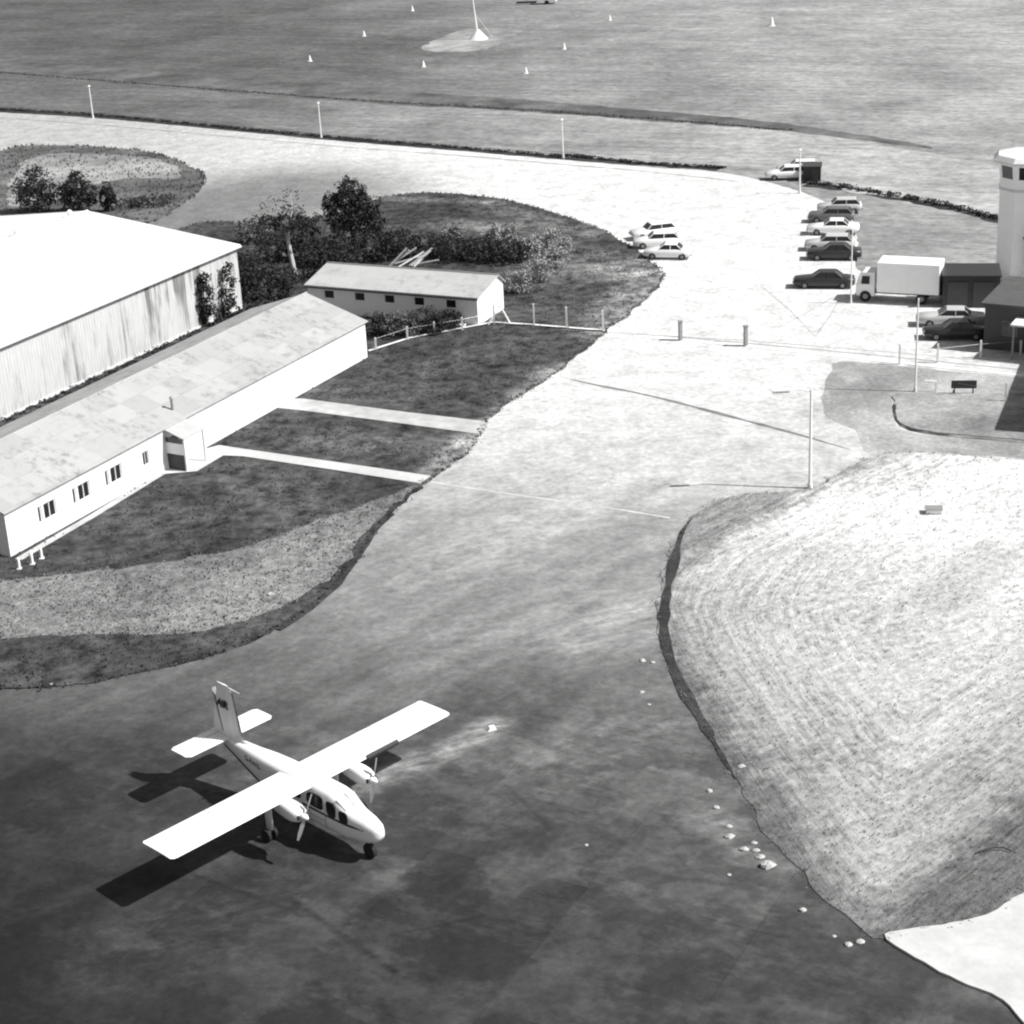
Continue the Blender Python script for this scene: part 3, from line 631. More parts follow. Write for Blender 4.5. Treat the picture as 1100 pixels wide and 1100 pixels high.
# control tower
tc=at(1099,300); TX,TY=tc.x,tc.y+.6
tw=empty('control_tower',(TX,TY,0),0,'white octagonal control tower with windowed cab and overhanging roof','control tower')
def octo(r,z,rot=6.5): return [Vector((r*math.cos(R(45*k+rot)),r*math.sin(R(45*k+rot)),z)) for k in range(8)]
RR=2.15
MB().loft([octo(RR,-.05),octo(RR,7.28)]).build('shaft',M['white'],tw)
MB().loft([octo(RR+.07,7.26),octo(RR+.07,7.42)]).build('string_course',M['offwhite'],tw)
def cabr(z): return RR+.0+(z-7.42)*.06
MB().loft([octo(RR,7.42),octo(cabr(8.25),8.25)]).build('cab_base',M['white'],tw)
zb,zt=8.25,9.25; ro,rt=octo(cabr(zb),zb),octo(cabr(zt)+.08,zt)
for k in range(8):
    k2=(k+1)%8
    kp=(k-1)%8; mu=MB()
    A_=[ro[k].lerp(ro[kp],.16),ro[k],ro[k].lerp(ro[k2],.16)]; B_=[rt[k].lerp(rt[kp],.16),rt[k],rt[k].lerp(rt[k2],.16)]
    sc=lambda L_: L_+[Vector((q.x*.95,q.y*.95,q.z)) for q in L_[::-1]]
    mu.loft([sc(A_),sc(B_)]).build('mullion',M['white'],tw)
for k in range(8):
    k2=(k+1)%8; c_=Vector((0,0,8.7)); pn=MB()
    pts=[ro[k].lerp(ro[k2],.16),ro[k].lerp(ro[k2],.84),rt[k].lerp(rt[k2],.84),rt[k].lerp(rt[k2],.16)]
    pts=[Vector((q.x*.985,q.y*.985,q.z)) for q in pts]; pn.quad(*pts); pn.build('window_pane',M['glass'],tw)
MB().loft([octo(cabr(9.25)+.08,9.25),octo(cabr(9.5)+.1,9.5)]).build('cab_head',M['white'],tw)
MB().loft([octo(2.72,9.42),octo(2.78,9.62),octo(2.4,9.95),octo(.2,10.15)]).build('cab_roof',M['offwhite'],tw)
q=MB(); q.box((.35,-RR-.45,3.75),(1.9,1.2,.12)); q.build('balcony_slab',M['darkgrey'],tw)
q=MB(); q.box((.35,-RR-.35,2.0),(1.7,.9,3.38)); q.build('stair_block',M['white'],tw)
q=MB(); q.box((.45,-RR-.03,4.6),(.7,.05,1.4)); q.build('door',M['dark'],tw)
# dark annex in front of the tower
ac=at(1056,375)
an=frame((ac.x,ac.y),(.875,-.485),'flat_roofed_annex','dark flat-roofed annex at the foot of the control tower','building')
w=MB(); wall_holes(w,0,9,0,3.3,0,-1,[(1.2,2.3,1.1,2.2),(3.2,4.1,0,2.1)]); wall_holes(w,0,9,0,3.3,7,1,[]); w.quad((0,0,0),(0,7,0),(0,7,3.3),(0,0,3.3)); w.quad((9,0,0),(9,7,0),(9,7,3.3),(9,0,3.3)); w.build('wall',M['darkgrey'],an)
window(an,(1.2,2.3,1.1,2.2),0,-1,matf='grey'); q=MB(); q.box((3.65,.1,1.03),(.88,.05,2.06)); q.build('door',M['dark'],an)
q=MB(); q.box((4.5,3.5,3.37),(9.5,7.5,.16)); q.build('roof',M['roofgrey'],an)
q=MB(); q.box((4.0,-1.0,2.55),(3.4,2.0,.12)); q.build('entrance_canopy',M['kerb'],an)
for x_ in (2.5,5.5):
    q=MB(); q.box((x_,-1.8,1.25),(.12,.12,2.5)); q.build('canopy_post',M['grey'],an)
sc_=at(1012,331)  # black block added where the tower's shadow lies
sh_=empty('shadow_block',(sc_.x,sc_.y,0),HDG,'black shed-shaped block standing in for the tower shadow, between the box lorry and the control tower','shed')
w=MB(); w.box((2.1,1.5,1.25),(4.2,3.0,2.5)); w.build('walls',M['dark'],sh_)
w=MB(); w.box((2.1,1.5,2.56),(4.4,3.2,.12),rx=R(2)); w.build('roof',M['dark'],sh_)  # top of the block standing in for the tower shadow
for x_ in (1.1,3.0):
    w=MB(); w.box((x_,-.03,1.05),(1.5,.05,2.0)); w.build('door',M['darkgrey'],sh_)
# neighbouring building just outside the right edge: its shade falls on the grass plot
A=at(1063,463); Bq=at(1094,386); sh=Vector((3.95,-.95,0)); A=A+sh; Bq=Bq+sh; dv=(Bq-A).normalized()
nb=frame((A.x,A.y),(dv.x,dv.y),'terminal_building','low terminal building off the right edge, shading the grass plot','building')
Ln=(Bq-A).length
w=MB(); wall_holes(w,0,Ln,0,3.7,0,1,[(2,4,1,2.2),(6,8,1,2.2)]); wall_holes(w,0,Ln,0,3.7,-9,-1,[]); w.quad((0,0,0),(0,-9,0),(0,-9,3.7),(0,0,3.7)); w.quad((Ln,0,0),(Ln,-9,0),(Ln,-9,3.7),(Ln,0,3.7)); w.build('wall',M['limewash'],nb)
for h in [(2,4,1,2.2),(6,8,1,2.2)]: window(nb,h,0,1)
q=MB(); q.box((Ln/2,-4.5,3.78),(Ln+.3,9.3,.16)); q.build('roof',M['roofgrey'],nb)

# ------------------------------------------------------------------ poles, fences, markers
def lamp_post(px,py,h,label,head='cap',r=.075):
    p_=at(px,py); o=empty('lamp_post',p_,0,label,'lamp post','lamp posts')
    MB().tube([(0,0,-.05),(0,0,h*.5),(0,0,h)],[r*1.25,r,r*.8],10).build('pole',M['pole'],o)
    MB().tube([(0,0,0),(0,0,.35)],[r*2,r*1.6],10).build('base',M['concrete_post'],o)
    if head=='cap':
        l=MB(); l.tube([(0,0,h-.02),(0,0,h+.12),(0,0,h+.22)],[.10,.17,.06],10); l.build('lantern',M['white'],o)
    elif head=='arm':
        l=MB(); l.tube([(0,0,h-.12),(-.6,0,h+.02),(-1.3,0,h+.02)],[.05,.045,.04],8); l.build('arm',M['pole'],o)
        l=MB(); l.box((-1.75,0,h+.03),(1.1,.28,.16)); hd=l.build('lantern',M['white'],o,bevel=.04)
        l=MB(); l.box((-1.75,0,h-.075),(.95,.2,.05)); l.build('diffuser',M['dark'],hd)
    elif head=='plain':
        MB().tube([(0,0,h),(0,0,h+.08)],[r*.9,r*.5],8).build('cap',M['pole'],o)
    return o
lamp_post(100,127,3.9,'white lamp post by the far road hedge, leftmost of all')
lamp_post(345,148,3.9,'white lamp post by the far road hedge, above the tall bushy tree')
lamp_post(605,170,4.0,'white lamp post by the far road hedge, in the middle of the photo')
lamp_post(859,208,4.1,'white lamp post in front of two white cars and the dark shed')
lamp_post(870,525,6.17,'tall white lamp post with sideways arm at the hay field corner','arm',.085)
lamp_post(983,421,6.4,'tall thin white mast on the near side of the lorry box','plain',.065)
lamp_post(914,326,5.8,'thin white mast beside the lorry cab and parked dark saloons','plain',.05)
# far radio mast
p_=at(514,42); mo=empty('radio_mast',p_,0,'tall white mast on a pale cone base in the far field','mast')
MB().tube([(0,0,0),(-.4,0,4),(-.85,0,9)],[.16,.12,.08],8).build('pole',M['pole'],mo)
MB().tube([(0,0,-.02),(0,0,1.4)],[1.5,.2],14).build('cone_base',M['white'],mo)
q=MB()
for k in range(3):
    a=k*2.1+.4; q.tube([(2.4*math.cos(a),2.4*math.sin(a),0),(-.35,0,3.8)],.02,4)
q.build('guy_wires',M['pole'],mo)
MK=[(391,39,'white marker cone left of the radio mast, on a level with its base'),(333,66,'white marker cone, furthest left in the far field'),(455,72,'white marker cone just below the left end of the pale patch'),(443,12,'white marker cone near the top edge left of the mast'),(655,22,'white marker cone near the top edge right of the mast'),(606,53,'white marker cone right of the mast, upper of two close together'),(565,79,'white marker cone right of the mast, lower of two close together'),(829,28,'largest white marker cone, far right of the far field')]
for px,py,lab in MK:
    s=1.15 if px==829 else .75
    o=empty('marker_cone',at(px,py),0,lab,'marker','marker cones in the far field')
    MB().tube([(0,0,0),(0,0,1.0*s),(0,0,1.15*s)],[.36*s,.13*s,.06*s],12).build('cone',M['white'],o)
    MB().box((0,0,.03),(.9*s,.9*s,.06)).build('base',M['offwhite'],o)

def fence(name,posts,h,label,rails,matp='concrete_post',w=.13,gapafter=(),heights=None):
    P=[at(*q) for q in posts]; o=empty(name,P[0],0,label,'fence'); O=P[0]
    for i,q in enumerate(P):
        b=MB(); hh=heights[i] if heights else h; v=q-O; b.box((v.x,v.y,hh/2),(w,w,hh)); b.add([(v.x-w/2,v.y-w/2,hh),(v.x+w/2,v.y-w/2,hh),(v.x+w/2,v.y+w/2,hh),(v.x-w/2,v.y+w/2,hh),(v.x,v.y,hh+.05)],[(0,1,4),(1,2,4),(2,3,4),(3,0,4)])
        b.build('post',M[matp],o)
    b=MB()
    for i in range(len(P)-1):
        if i in gapafter: continue
        for z in rails:
            b.tube([P[i]-O+Vector((0,0,z)),P[i+1]-O+Vector((0,0,z))],.008,4)
    b.build('wire',M['metal'],o); return o
f1=fence('fence',[(404,377),(438,366),(467,361),(497,356),(531,349),(574,351),(609,354),(648,357)],1.75,'white post and wire fence on a kerb from long building to roadside',(.95,),heights=[1.0,1.1,1.1,1.1,1.6,1.8,1.75,1.7])
O=at(404,377); c=at(538,348)-O
b=MB(); b.tube([c+Vector((0,0,1.5)),at(524,350)-O],.06,6); b.tube([c+Vector((0,0,1.5)),at(549,349)-O],.06,6); b.build('corner_brace',M['white'],f1)
for px,py,lab,h in [(731,366,'grey square gate post, left of the pair on the pale roadway',1.45),(801,372,'grey square gate post, right of the pair on the pale roadway',1.5)]:
    o=empty('gate_post',at(px,py),.3,lab,'gate post','gate posts across the roadway')
    MB().box((0,0,h/2),(.26,.26,h)).build('post',M['greypost'],o,bevel=.02); MB().box((0,0,h+.04),(.32,.32,.08)).build('cap',M['grey'],o)
fence('fence',[(966,392),(1007,390),(1053,385),(1096,382)],1.25,'short white posts with wire along the kerb in front of the annex',(.45,1.05),w=.12,heights=[1.5,1.4,1.3,1.1])
fence('fence',[(1005,423),(1024,423.5),(1080,432),(1130,436)],.9,'low white posts with wire at the edge of the grass plot',(.8,),w=.10,gapafter=(0,),heights=[.85,.3,1.35,1.3])
o=empty('handrail',at(999,421),R(-8),'small white inverted L rail beside the grass plot','rail')
MB().tube([(.35,0,0),(.35,0,.75),(-.35,0,.8)],.045,8).build('rail',M['white'],o)
MB().box((.35,0,.03),(.2,.2,.06)).build('foot',M['kerb'],o)
o=empty('notice_board',at(1035,424),R(-8),'long dark notice board on two short legs on the grass plot','sign')
MB().box((0,0,.72),(1.65,.06,.55)).build('board',M['dark'],o,bevel=.01)
for x_ in (-.6,.6): MB().box((x_,.0,.22),(.08,.08,.45)).build('leg',M['dark'],o)
for px,py,lab in [(21,611,'short white bollard leftmost at the near corner of the long building'),(35,606,'short white bollard in the middle at the near corner of the long building'),(45,600,'short white bollard rightmost at the near corner of the long building')]:
    o=empty('bollard',at(px,py,.1),0,lab,'bollard','bollards at the building corner')
    MB().tube([(0,0,-.1),(0,0,.62),(0,0,.68)],[.085,.08,.03],10).build('post',M['white'],o)
    MB().box((0,0,.02),(.26,.26,.05)).build('base',M['kerb'],o)

# pile of pale poles behind the hut
pc=at(440,286); o=empty('timber_pile',pc,0,'untidy pile of pale poles leaning behind the hut','timber pile')
for k in range(9):
    a=random.uniform(-.3,1.0); l=random.uniform(1.6,3.2); x0=random.uniform(-1.4,1.6); y0=random.uniform(-.6,.6)
    MB().tube([(x0-l/2*math.cos(a),y0-l/2*math.sin(a),.12),(x0+l/2*math.cos(a),y0+l/2*math.sin(a),random.uniform(.4,1.6))],.07,6).build('timber_pole',M['timber'],o)

# stones along the field edge and on the grass
def stone(px,py,s,lab,fl=.5):
    mb=MB(); n=7; rings=[]
    for (zz,k) in ((0,.9),(.35,1.0),(.75,.72),(1.0,.25)):
        rings.append([Vector((math.cos(6.283*j/n)*s*k*random.uniform(.75,1.2),math.sin(6.283*j/n)*s*k*random.uniform(.6,1.0),zz*s*fl*2*random.uniform(.85,1.1))) for j in range(n)])
    mb.loft(rings); ob=mb.build('stone',M['stone'],None,smooth=False); ob.location=at(px,py,.03); tag(ob,lab,'stone','stones by the hay field edge')
SP=[(690,710,.22,'upper'),(701,712,.16,'u'),(689,744,.18,''),(697,757,.12,''),(796,824,.24,''),(762,850,.2,''),(769,868,.2,''),(783,888,.18,''),(784,899,.26,''),(799,913,.24,''),(810,906,.17,''),(812,914,.2,''),(817,921,.24,''),(824,931,.42,''),(862,978,.2,''),(896,1006,.12,''),(911,1015,.22,''),(924,1012,.22,''),(630,908,.12,''),(783,940,.13,'')]
SL=['pale stone highest beside the dark ditch edge','small pale stone just right of the highest one by the ditch','pale stone in the second small cluster down the ditch','small pale stone lowest in the second cluster by the ditch','pale flat stone lying on the mown edge at the start of the bend','pale stone on tarmac left of the mown edge, upper','pale stone on tarmac left of the mown edge, lower','pale stone topmost of the close group on the tarmac','pale rounded stone second in the close group on the tarmac','pale flat stone left of the biggest pale rock','small pale stone directly above the biggest pale rock','pale stone touching the top of the biggest pale rock','pale stone against the left side of the biggest pale rock','biggest pale rock beside the field edge','lone pale stone between the biggest rock and the white slab','tiny pale stone left of the pair near the white slab','left stone of the pair near the tip of the white slab','right stone of the pair near the tip of the white slab','tiny pale stone alone on open tarmac right of the aircraft','tiny pale stone on tarmac below the close group']
for (a,b,s,_),l in zip(SP,SL): stone(a,b,s*.82,l,.30)
ob_=[(290,640,.26,'pale flat stone lying on the dry grass bank'),(55,736,.13,'tiny pale stone at the lower edge of the dark lawn')]
for a,b,s,l in ob_: stone(a,b,s,l,.35)
o=empty('wheel_chock',at(528,784,.03),R(20),'small white wheel chock lying alone to the right of the aircraft','wheel chock')
MB().add([(-.22,-.12,0),(.22,-.12,0),(.22,.12,0),(-.22,.12,0),(-.1,-.12,.17),(.16,-.12,.17),(.16,.12,.17),(-.1,.12,.17)],[(0,1,2,3),(4,5,6,7),(0,1,5,4),(1,2,6,5),(2,3,7,6),(3,0,4,7)]).build('block',M['white'],o)
MB().tube([(.2,0,.1),(.45,.1,.03),(.6,0,.03)],.015,5).build('rope',M['timber'],o)
o=empty('bent_pipe',at(1066,915,.1),R(10),'thin bent dark pipe lying on the hay field at lower right','pipe')
MB().tube([(-.7,.05,.03),(-.3,.1,.08),(.1,.12,.1),(.5,.05,.08),(.72,-.2,.03)],.03,6).build('pipe',M['dark'],o)
o=empty('hatch_cover',at(1003,550,.1),R(-8),'small pale inspection hatch in the upper hay field','hatch')
MB().box((0,0,.12),(.9,.6,.24)).build('box',M['kerb'],o,bevel=.02); MB().box((0,0,.26),(.98,.68,.04)).build('lid',M['grey'],o)

# ------------------------------------------------------------------ vehicles
def car(loc, rz, paint, label, L=4.1, style='saloon', group='parked cars'):
    o=empty('parked_car',loc,rz,label,'car',group); W=1.62
    # body: loft along x (nose at -x)
    prof=[(-L/2,.42,.62,.66),(-L/2+.08,.30,.74,.74),(-L/2+.9,.24,.84,.80),(-L*.16,.22,.90,.81),(L*.18,.22,.92,.81),(L/2-.7,.24,.90,.80),(L/2-.06,.30,.84,.74),(L/2,.42,.70,.66)]
    if style=='hatch': prof[5]=(L/2-.5,.24,.92,.80); prof[6]=(L/2-.06,.3,.88,.76)
    rings=[]
    for x,zb,zt,hw in prof:
        zm=(zb+zt)/2
        rings.append([Vector((x,y*hw,z)) for y,z in ((-.86,zb),(.86,zb),(.98,zb+.08),(1.0,zm),(.95,zt-.06),(.82,zt),(-.82,zt),(-.95,zt-.06),(-1.0,zm),(-.98,zb+.08))])
    MB().loft(rings).build('body',paint,o,smooth=True,bevel=0)
    a,b,c_,d=(-L*.20,-L*.07,L*.19,L*.31) if style=='saloon' else (-L*.20,-L*.08,L*.36,L*.46)
    z0,z1=.86,1.34
    def ring(z,xa,xb,hw): return [Vector((xa,-hw,z)),Vector((xb,-hw,z)),Vector((xb,hw,z)),Vector((xa,hw,z))]
    MB().loft([ring(z0,a+.02,d-.02,.70),ring(z1-.06,b-.01,c_+.01,.60)]).build('windows',M['glass'],o)
    MB().loft([ring(z1-.07,b-.04,c_+.04,.62),ring(z1,b+.04,c_-.06,.56)]).build('roof',paint,o,bevel=.02)
    for s in (-1,1):
        for (x0,x1) in ((a,b-.02),((a+d)/2+.02,(b+c_)/2+.02),(d,c_+.02)):
            MB().tube([(x0,s*.715,z0),(x1,s*.612,z1-.05)],.035,5).build('pillar',paint,o)
    for sx_ in (-1,1):
        q=MB(); q.box((sx_*(L/2+.02),0,.46),(.10,1.5,.13)); q.build('bumper',M['metal'],o)
    for s in (-1,1):
        q=MB(); q.tube([(-L/2-.01,s*.55,.62),(-L/2+.04,s*.55,.62)],.09,10); q.build('headlight',M['screen'],o)
        for x in (-L*.31,L*.31):
            q=MB(); q.tube([(x,s*.66,.30),(x,s*.80,.30)],.30,16); wl=q.build('wheel',M['black'],o)
            q=MB(); q.tube([(x,s*.795,.30),(x,s*.815,.30)],.16,12); q.build('hub_cap',M['grey'],wl)
    return o
P={'w':simple('white_car_paint',.78,.03,1,.3,.5),'l':simple('pale_grey_car_paint',.50,.05,1,.3,.5),'d':simple('dark_car_paint',.03,.1,1,.3,.5),'g':simple('grey_car_paint',.12,.1,1,.3,.5)}
HD=math.atan2(-.19,.98)
for (px,py,c,st,l,lab) in [
  (902,228,'l','hatch',4.0,'pale grey hatchback at the far end of the parked row, half hidden'),
  (893,238,'g','hatch',4.1,'grey hatchback second from the far end of the parked row'),
  (895,251,'w','saloon',4.5,'white saloon with small dark windows, third in the parked row'),
  (891,268,'l','hatch',4.1,'pale hatchback next to the dark saloon in the middle of the row'),
  (896,278,'d','saloon',4.5,'dark saloon fifth in the parked row, near side of the pale hatchback'),
  (885,308,'d','saloon',4.8,'dark saloon nearest the viewer in the parked row, beside the lorry cab'),
  (1021,349,'l','saloon',4.9,'long pale saloon in front of the lorry and tower annex'),
  (1026,363,'d','saloon',4.5,'black saloon in shade beside the annex, nearest the kerb'),
  ]: car(at(px,py,.03),HD+R(random.uniform(-2,2)),P[c],lab,l,st)
for (px,py,c,lab,st) in [(702,255,'w','white car farthest from the viewer in the trio at the road bend','hatch'),(706,265,'w','middle white car of the trio parked at the road bend','hatch'),(718,277,'w','nearest white car of the trio parked at the road bend','saloon')]:
    car(at(px,py,.03),HD+R({702:24,706:8,718:-3}[px]),P[c],lab,4.1,st,'cars at the road bend')
car(at(846,192,.02),HD+R(5),P['w'],'white car at the road bend edge, nearest side of the lamp post and dark shed',4.3,'hatch')
car(at(858,186,.02),HD+R(4),P['w'],'white car beyond the road, directly behind the lamp post',4.3,'hatch')
# dark shed
o=empty('shed',at(872,195,.0),R(-12),'small dark box shed right of the two white cars beyond the road','shed')
w=MB(); w.box((0,.7,.75),(1.7,1.4,1.5)); w.build('walls',M['dark'],o); w=MB(); w.box((0,.7,1.54),(1.9,1.6,.08),rx=R(5)); w.build('roof',M['darkgrey'],o)
w=MB(); w.box((.3,-.02,.62),(.6,.04,1.2)); w.build('door',M['darkgrey'],o)
# box lorry
lp=at(961,322,.03)
o=empty('box_lorry',lp,R(-22),'white box lorry parked across the bay with its cab to the left','lorry')
LB=4.75
MB().box((1.15,0,2.02),(LB,2.25,2.35)).build('box_body',M['white'],o,bevel=.04)
MB().box((.5,0,.68),(6.2,.9,.22)).build('chassis',M['dark'],o)
rings=[]
for x,zb,zt,hw in ((-2.85,.5,1.35,.92),(-2.80,.45,1.5,.98),(-2.55,.42,2.15,.98),(-2.40,.42,2.28,.95),(-1.5,.42,2.30,.95),(-1.42,.45,2.2,.95)):
    rings.append([Vector((x,y*hw,z)) for y,z in ((-.9,zb),(.9,zb),(1,zb+.1),(1,1.35),(.86,zt),(-.86,zt),(-1,1.35),(-1,zb+.1))])
cabm=MB().loft(rings).build('cab',P['w'],o)
MB().quad((-2.815,-.82,1.52),(-2.815,.82,1.52),(-2.585,.78,2.12),(-2.585,-.78,2.12)).build('windscreen',M['glass'],cabm)
for s in (-1,1):
    MB().quad((-2.45,s*.995,1.42),(-1.8,s*.995,1.42),(-1.8,s*.90,2.02),(-2.38,s*.90,2.02)).build('side_window',M['glass'],cabm)
    MB().tube([(-2.86,s*.7,.95),(-2.82,s*.7,.95)],.11,10).build('headlight',M['screen'],cabm)
    for x in (-2.1,2.2):
        wl=MB().tube([(x,s*.75,.44),(x,s*1.0,.44)],.43,18).build('wheel',M['black'],o); MB().tube([(x,s*.99,.44),(x,s*1.02,.44)],.2,12).build('rim',M['grey'],wl)
MB().box((-2.88,0,.5),(.1,1.9,.18)).build('bumper',M['grey'],o)
# trailer at the very top
o=empty('white_trailer',at(588,4,.0),R(-10),'white trailer at the very top edge of the far field','trailer')
MB().box((0,0,.95),(3.2,1.8,1.1)).build('body',M['white'],o,bevel=.05)
for s in (-1,1): MB().tube([(0,s*.8,.35),(0,s*.98,.35)],.35,12).build('wheel',M['black'],o)
MB().tube([(-1.6,0,.5),(-2.7,0,.45)],.05,6).build('tow_bar',M['grey'],o)
MB().box((-3.6,0,.35),(3.4,.5,.3)).build('shadow_bar',M['dark'],o)  # dark bar added as the trailer's shadow

# ------------------------------------------------------------------ the aircraft
AX,AY,AYAW=-8.375,66.604,-.788136
ac_=empty('twin_engine_aircraft',(AX,AY,.03),AYAW,'white high-wing twin-engined aircraft parked alone on the dark apron','aircraft')
def sec(x,zb,zt,hw,n=16,e=3.2):
    out=[]
    for k in range(n):
        a=2*math.pi*(k+.5)/n; c_,s_=math.cos(a),math.sin(a)
        yy=math.copysign(abs(c_)**(2/e),c_)*hw; zz=math.copysign(abs(s_)**(2/e),s_)*(zt-zb)/2
        out.append(Vector((x,yy,(zb+zt)/2+zz)))
    return out
S=[(3.62,1.32,1.48,.07),(3.55,1.14,1.62,.20),(3.35,.96,1.76,.33),(2.9,.80,1.90,.45),(2.3,.72,2.00,.53),(2.0,.71,2.07,.56),(1.75,.70,2.24,.58),(1.35,.70,2.46,.59),(1.0,.70,2.53,.60),(0,.70,2.55,.60),(-1.2,.70,2.55,.60),(-2.2,.78,2.55,.60),(-3.2,.98,2.52,.55),(-4.2,1.32,2.49,.45),(-5.2,1.66,2.46,.33),(-6.2,1.98,2.44,.20),(-7.0,2.2,2.40,.09),(-7.15,2.26,2.36,.04)]
rings=[sec(x,a,b,c,20,4.2 if -3.3<x<2.1 else 3.0) for x,a,b,c in S]
fus=MB().loft(rings).build('fuselage',M['hull'],ac_,smooth=True)
def airfoil(x0,ch,y,z,th,n=9,inc=0.0):
    up=[];lo=[]
    for k in range(n+1):
        u=k/n; u=u*u*(3-2*u); t_=th*ch*2.6*(.2969*math.sqrt(u)-.126*u-.3516*u*u+.2843*u**3-.1015*u**4)*1.9
        up.append(Vector((x0-u*ch,y,z+t_*.62-u*ch*inc))); lo.append(Vector((x0-u*ch,y,z-t_*.38-u*ch*inc)))
    return up+lo[::-1][1:-1]
WZ=2.42; HS=7.47; CHD=2.03
rings=[airfoil(0-.16,CHD-.28,-HS,WZ,.05),airfoil(-.03,CHD-.05,-HS+.10,WZ,.09)]
for y in (-HS+.25,-5,-2.5,0,2.5,5,HS-.25): rings.append(airfoil(0,CHD,y,WZ,.12,inc=.015))
rings+=[airfoil(-.03,CHD-.05,HS-.10,WZ,.09),airfoil(-.16,CHD-.28,HS,WZ,.05)]
wing=MB().loft(rings).build('wing',M['hull'],ac_,smooth=True)
md=wing.modifiers.new('es','EDGE_SPLIT'); md.split_angle=R(50)
sm=MB()   # flap and aileron hinge gaps as thin dark lines standing just proud
for s in (-1,1):
    for y in (4.35,): sm.box((-1.78,s*y,WZ+.085),(.42,.025,.006),ry=R(-9))
    sm.box((-1.56,s*4.0,WZ+.113),(.02,6.2,.006),ry=R(-8))
sm.build('flap_gap',M['grey'],wing)
# dark strip on the port leading edge outboard of the engine
bt=MB(); bt.loft([[Vector((.035,y,WZ-.10)),Vector((.075,y,WZ+.0)),Vector((.05,y,WZ+.07)),Vector((-.05,y,WZ+.13)),Vector((-.06,y,WZ-.12))] for y in (2.55,3.4,4.3)]); bt.build('leading_edge_strip',M['dark'],wing)
# tailplane
TX0,TZ=-5.86,2.43
rings=[airfoil(TX0-.18,1.0,-2.33,TZ,.05)]+[airfoil(TX0,1.3,y,TZ,.09) for y in (-2.15,-1,0,1,2.15)]+[airfoil(TX0-.18,1.0,2.33,TZ,.05)]
tp=MB().loft(rings).build('tailplane',M['hull'],ac_,smooth=True); tp.modifiers.new('es','EDGE_SPLIT').split_angle=R(50)
MB().box((TX0-.82,0,TZ+.052),(.02,4.2,.006),ry=R(-5)).build('elevator_gap',M['grey'],tp)
# fin with dorsal fillet
def finsec(z,xl,xt,th): 
    ch=xl-xt; return [Vector((xl,0,z)),Vector((xl-ch*.08,th*.5,z)),Vector((xl-ch*.35,th,z)),Vector((xt,.015,z)),Vector((xt,-.015,z)),Vector((xl-ch*.35,-th,z)),Vector((xl-ch*.08,-th*.5,z))]
fin=MB().loft([finsec(2.35,-4.35,-7.12,.12),finsec(2.6,-4.95,-7.10,.11),finsec(2.95,-5.15,-7.02,.10),finsec(4.75,-5.50,-6.52,.07),finsec(4.95,-5.72,-6.46,.04)]).build('fin',M['hull'],ac_)
MB().tube([(-5.02,0,2.75),(-5.17,0,3.0),(-5.49,0,4.7)],[.035,.035,.03],6).build('fin_edge_line',M['dark'],fin)  # thin dark line along the fin leading edge
MB().tube([(-5.65,0,4.88),(-5.2,0,4.86),(-4.95,0,4.85)],[.03,.02,.012],6).build('aerial',M['hull'],fin)
MB().box((-6.55,0,3.6),(.02,.21,2.0),ry=R(-13)).build('rudder_gap',M['grey'],fin)
# lettering
def text(body,size,M4,mat,parent,name,shear=0,bold=.0):
    cu=bpy.data.curves.new('lettering','FONT'); cu.body=body; cu.size=size; cu.shear=shear; cu.offset=bold; cu.extrude=.004; cu.resolution_u=3
    t_=bpy.data.objects.new('tmp',cu); COL.objects.link(t_)
    me=bpy.data.meshes.new_from_object(t_); bpy.data.objects.remove(t_)
    me.transform(M4); o_=bpy.data.objects.new(name,me); COL.objects.link(o_); o_.parent=parent
    me.materials.clear(); me.materials.append(mat); return o_
# starboard side (faces -y): text x axis along +x, y axis along +z
def side(x,y,z,yaw=0,sgn=-1):
    # sgn -1 starboard, +1 port
    base=Matrix(((1,0,0,0),(0,0,-1,0),(0,1,0,0),(0,0,0,1))) if sgn<0 else Matrix(((-1,0,0,0),(0,0,1,0),(0,1,0,0),(0,0,0,1)))
    return Matrix.Translation((x,y,z))@Matrix.Rotation(yaw,4,'Z')@base
text('AIR',.50,side(-6.55,-.112,3.85),M['black'],fin,'fin_lettering',.25,.02)
text('AIR',.62,side(-5.45,.112,3.65,0,1),M['black'],fin,'fin_lettering',.25,.02)
regm=simple('grey_lettering',.14,.1,2,.5)
text('G-RWIS',.36,side(-4.45,-.452,2.08,-R(7.5)),regm,fus,'registration',0,.012)
text('G-RWIS',.34,side(-2.95,.575,1.98,R(7.5),1),regm,fus,'registration',0,.012)
for s in (-1,1):
    vs=[];fs=[]
    for x,zb,zt,hw in [q for q in S if -7<q[0]<-1.1]:
        y=hw*.985; zc=zb+(zt-zb)*.20
        vs+=[(x,s*y,zc-.05),(x,s*(y+.012),zc+.05),(x,s*(y-.05),zc+.05),(x,s*(y-.05),zc-.05)]
    for i in range(len(vs)//4-1):
        for k in range(4): fs.append((i*4+k,i*4+(k+1)%4,i*4+4+(k+1)%4,i*4+4+k))
    MB().add(vs,fs).build('belly_shade',M['dark'],fus)  # dark band painted as the shade under the rear belly
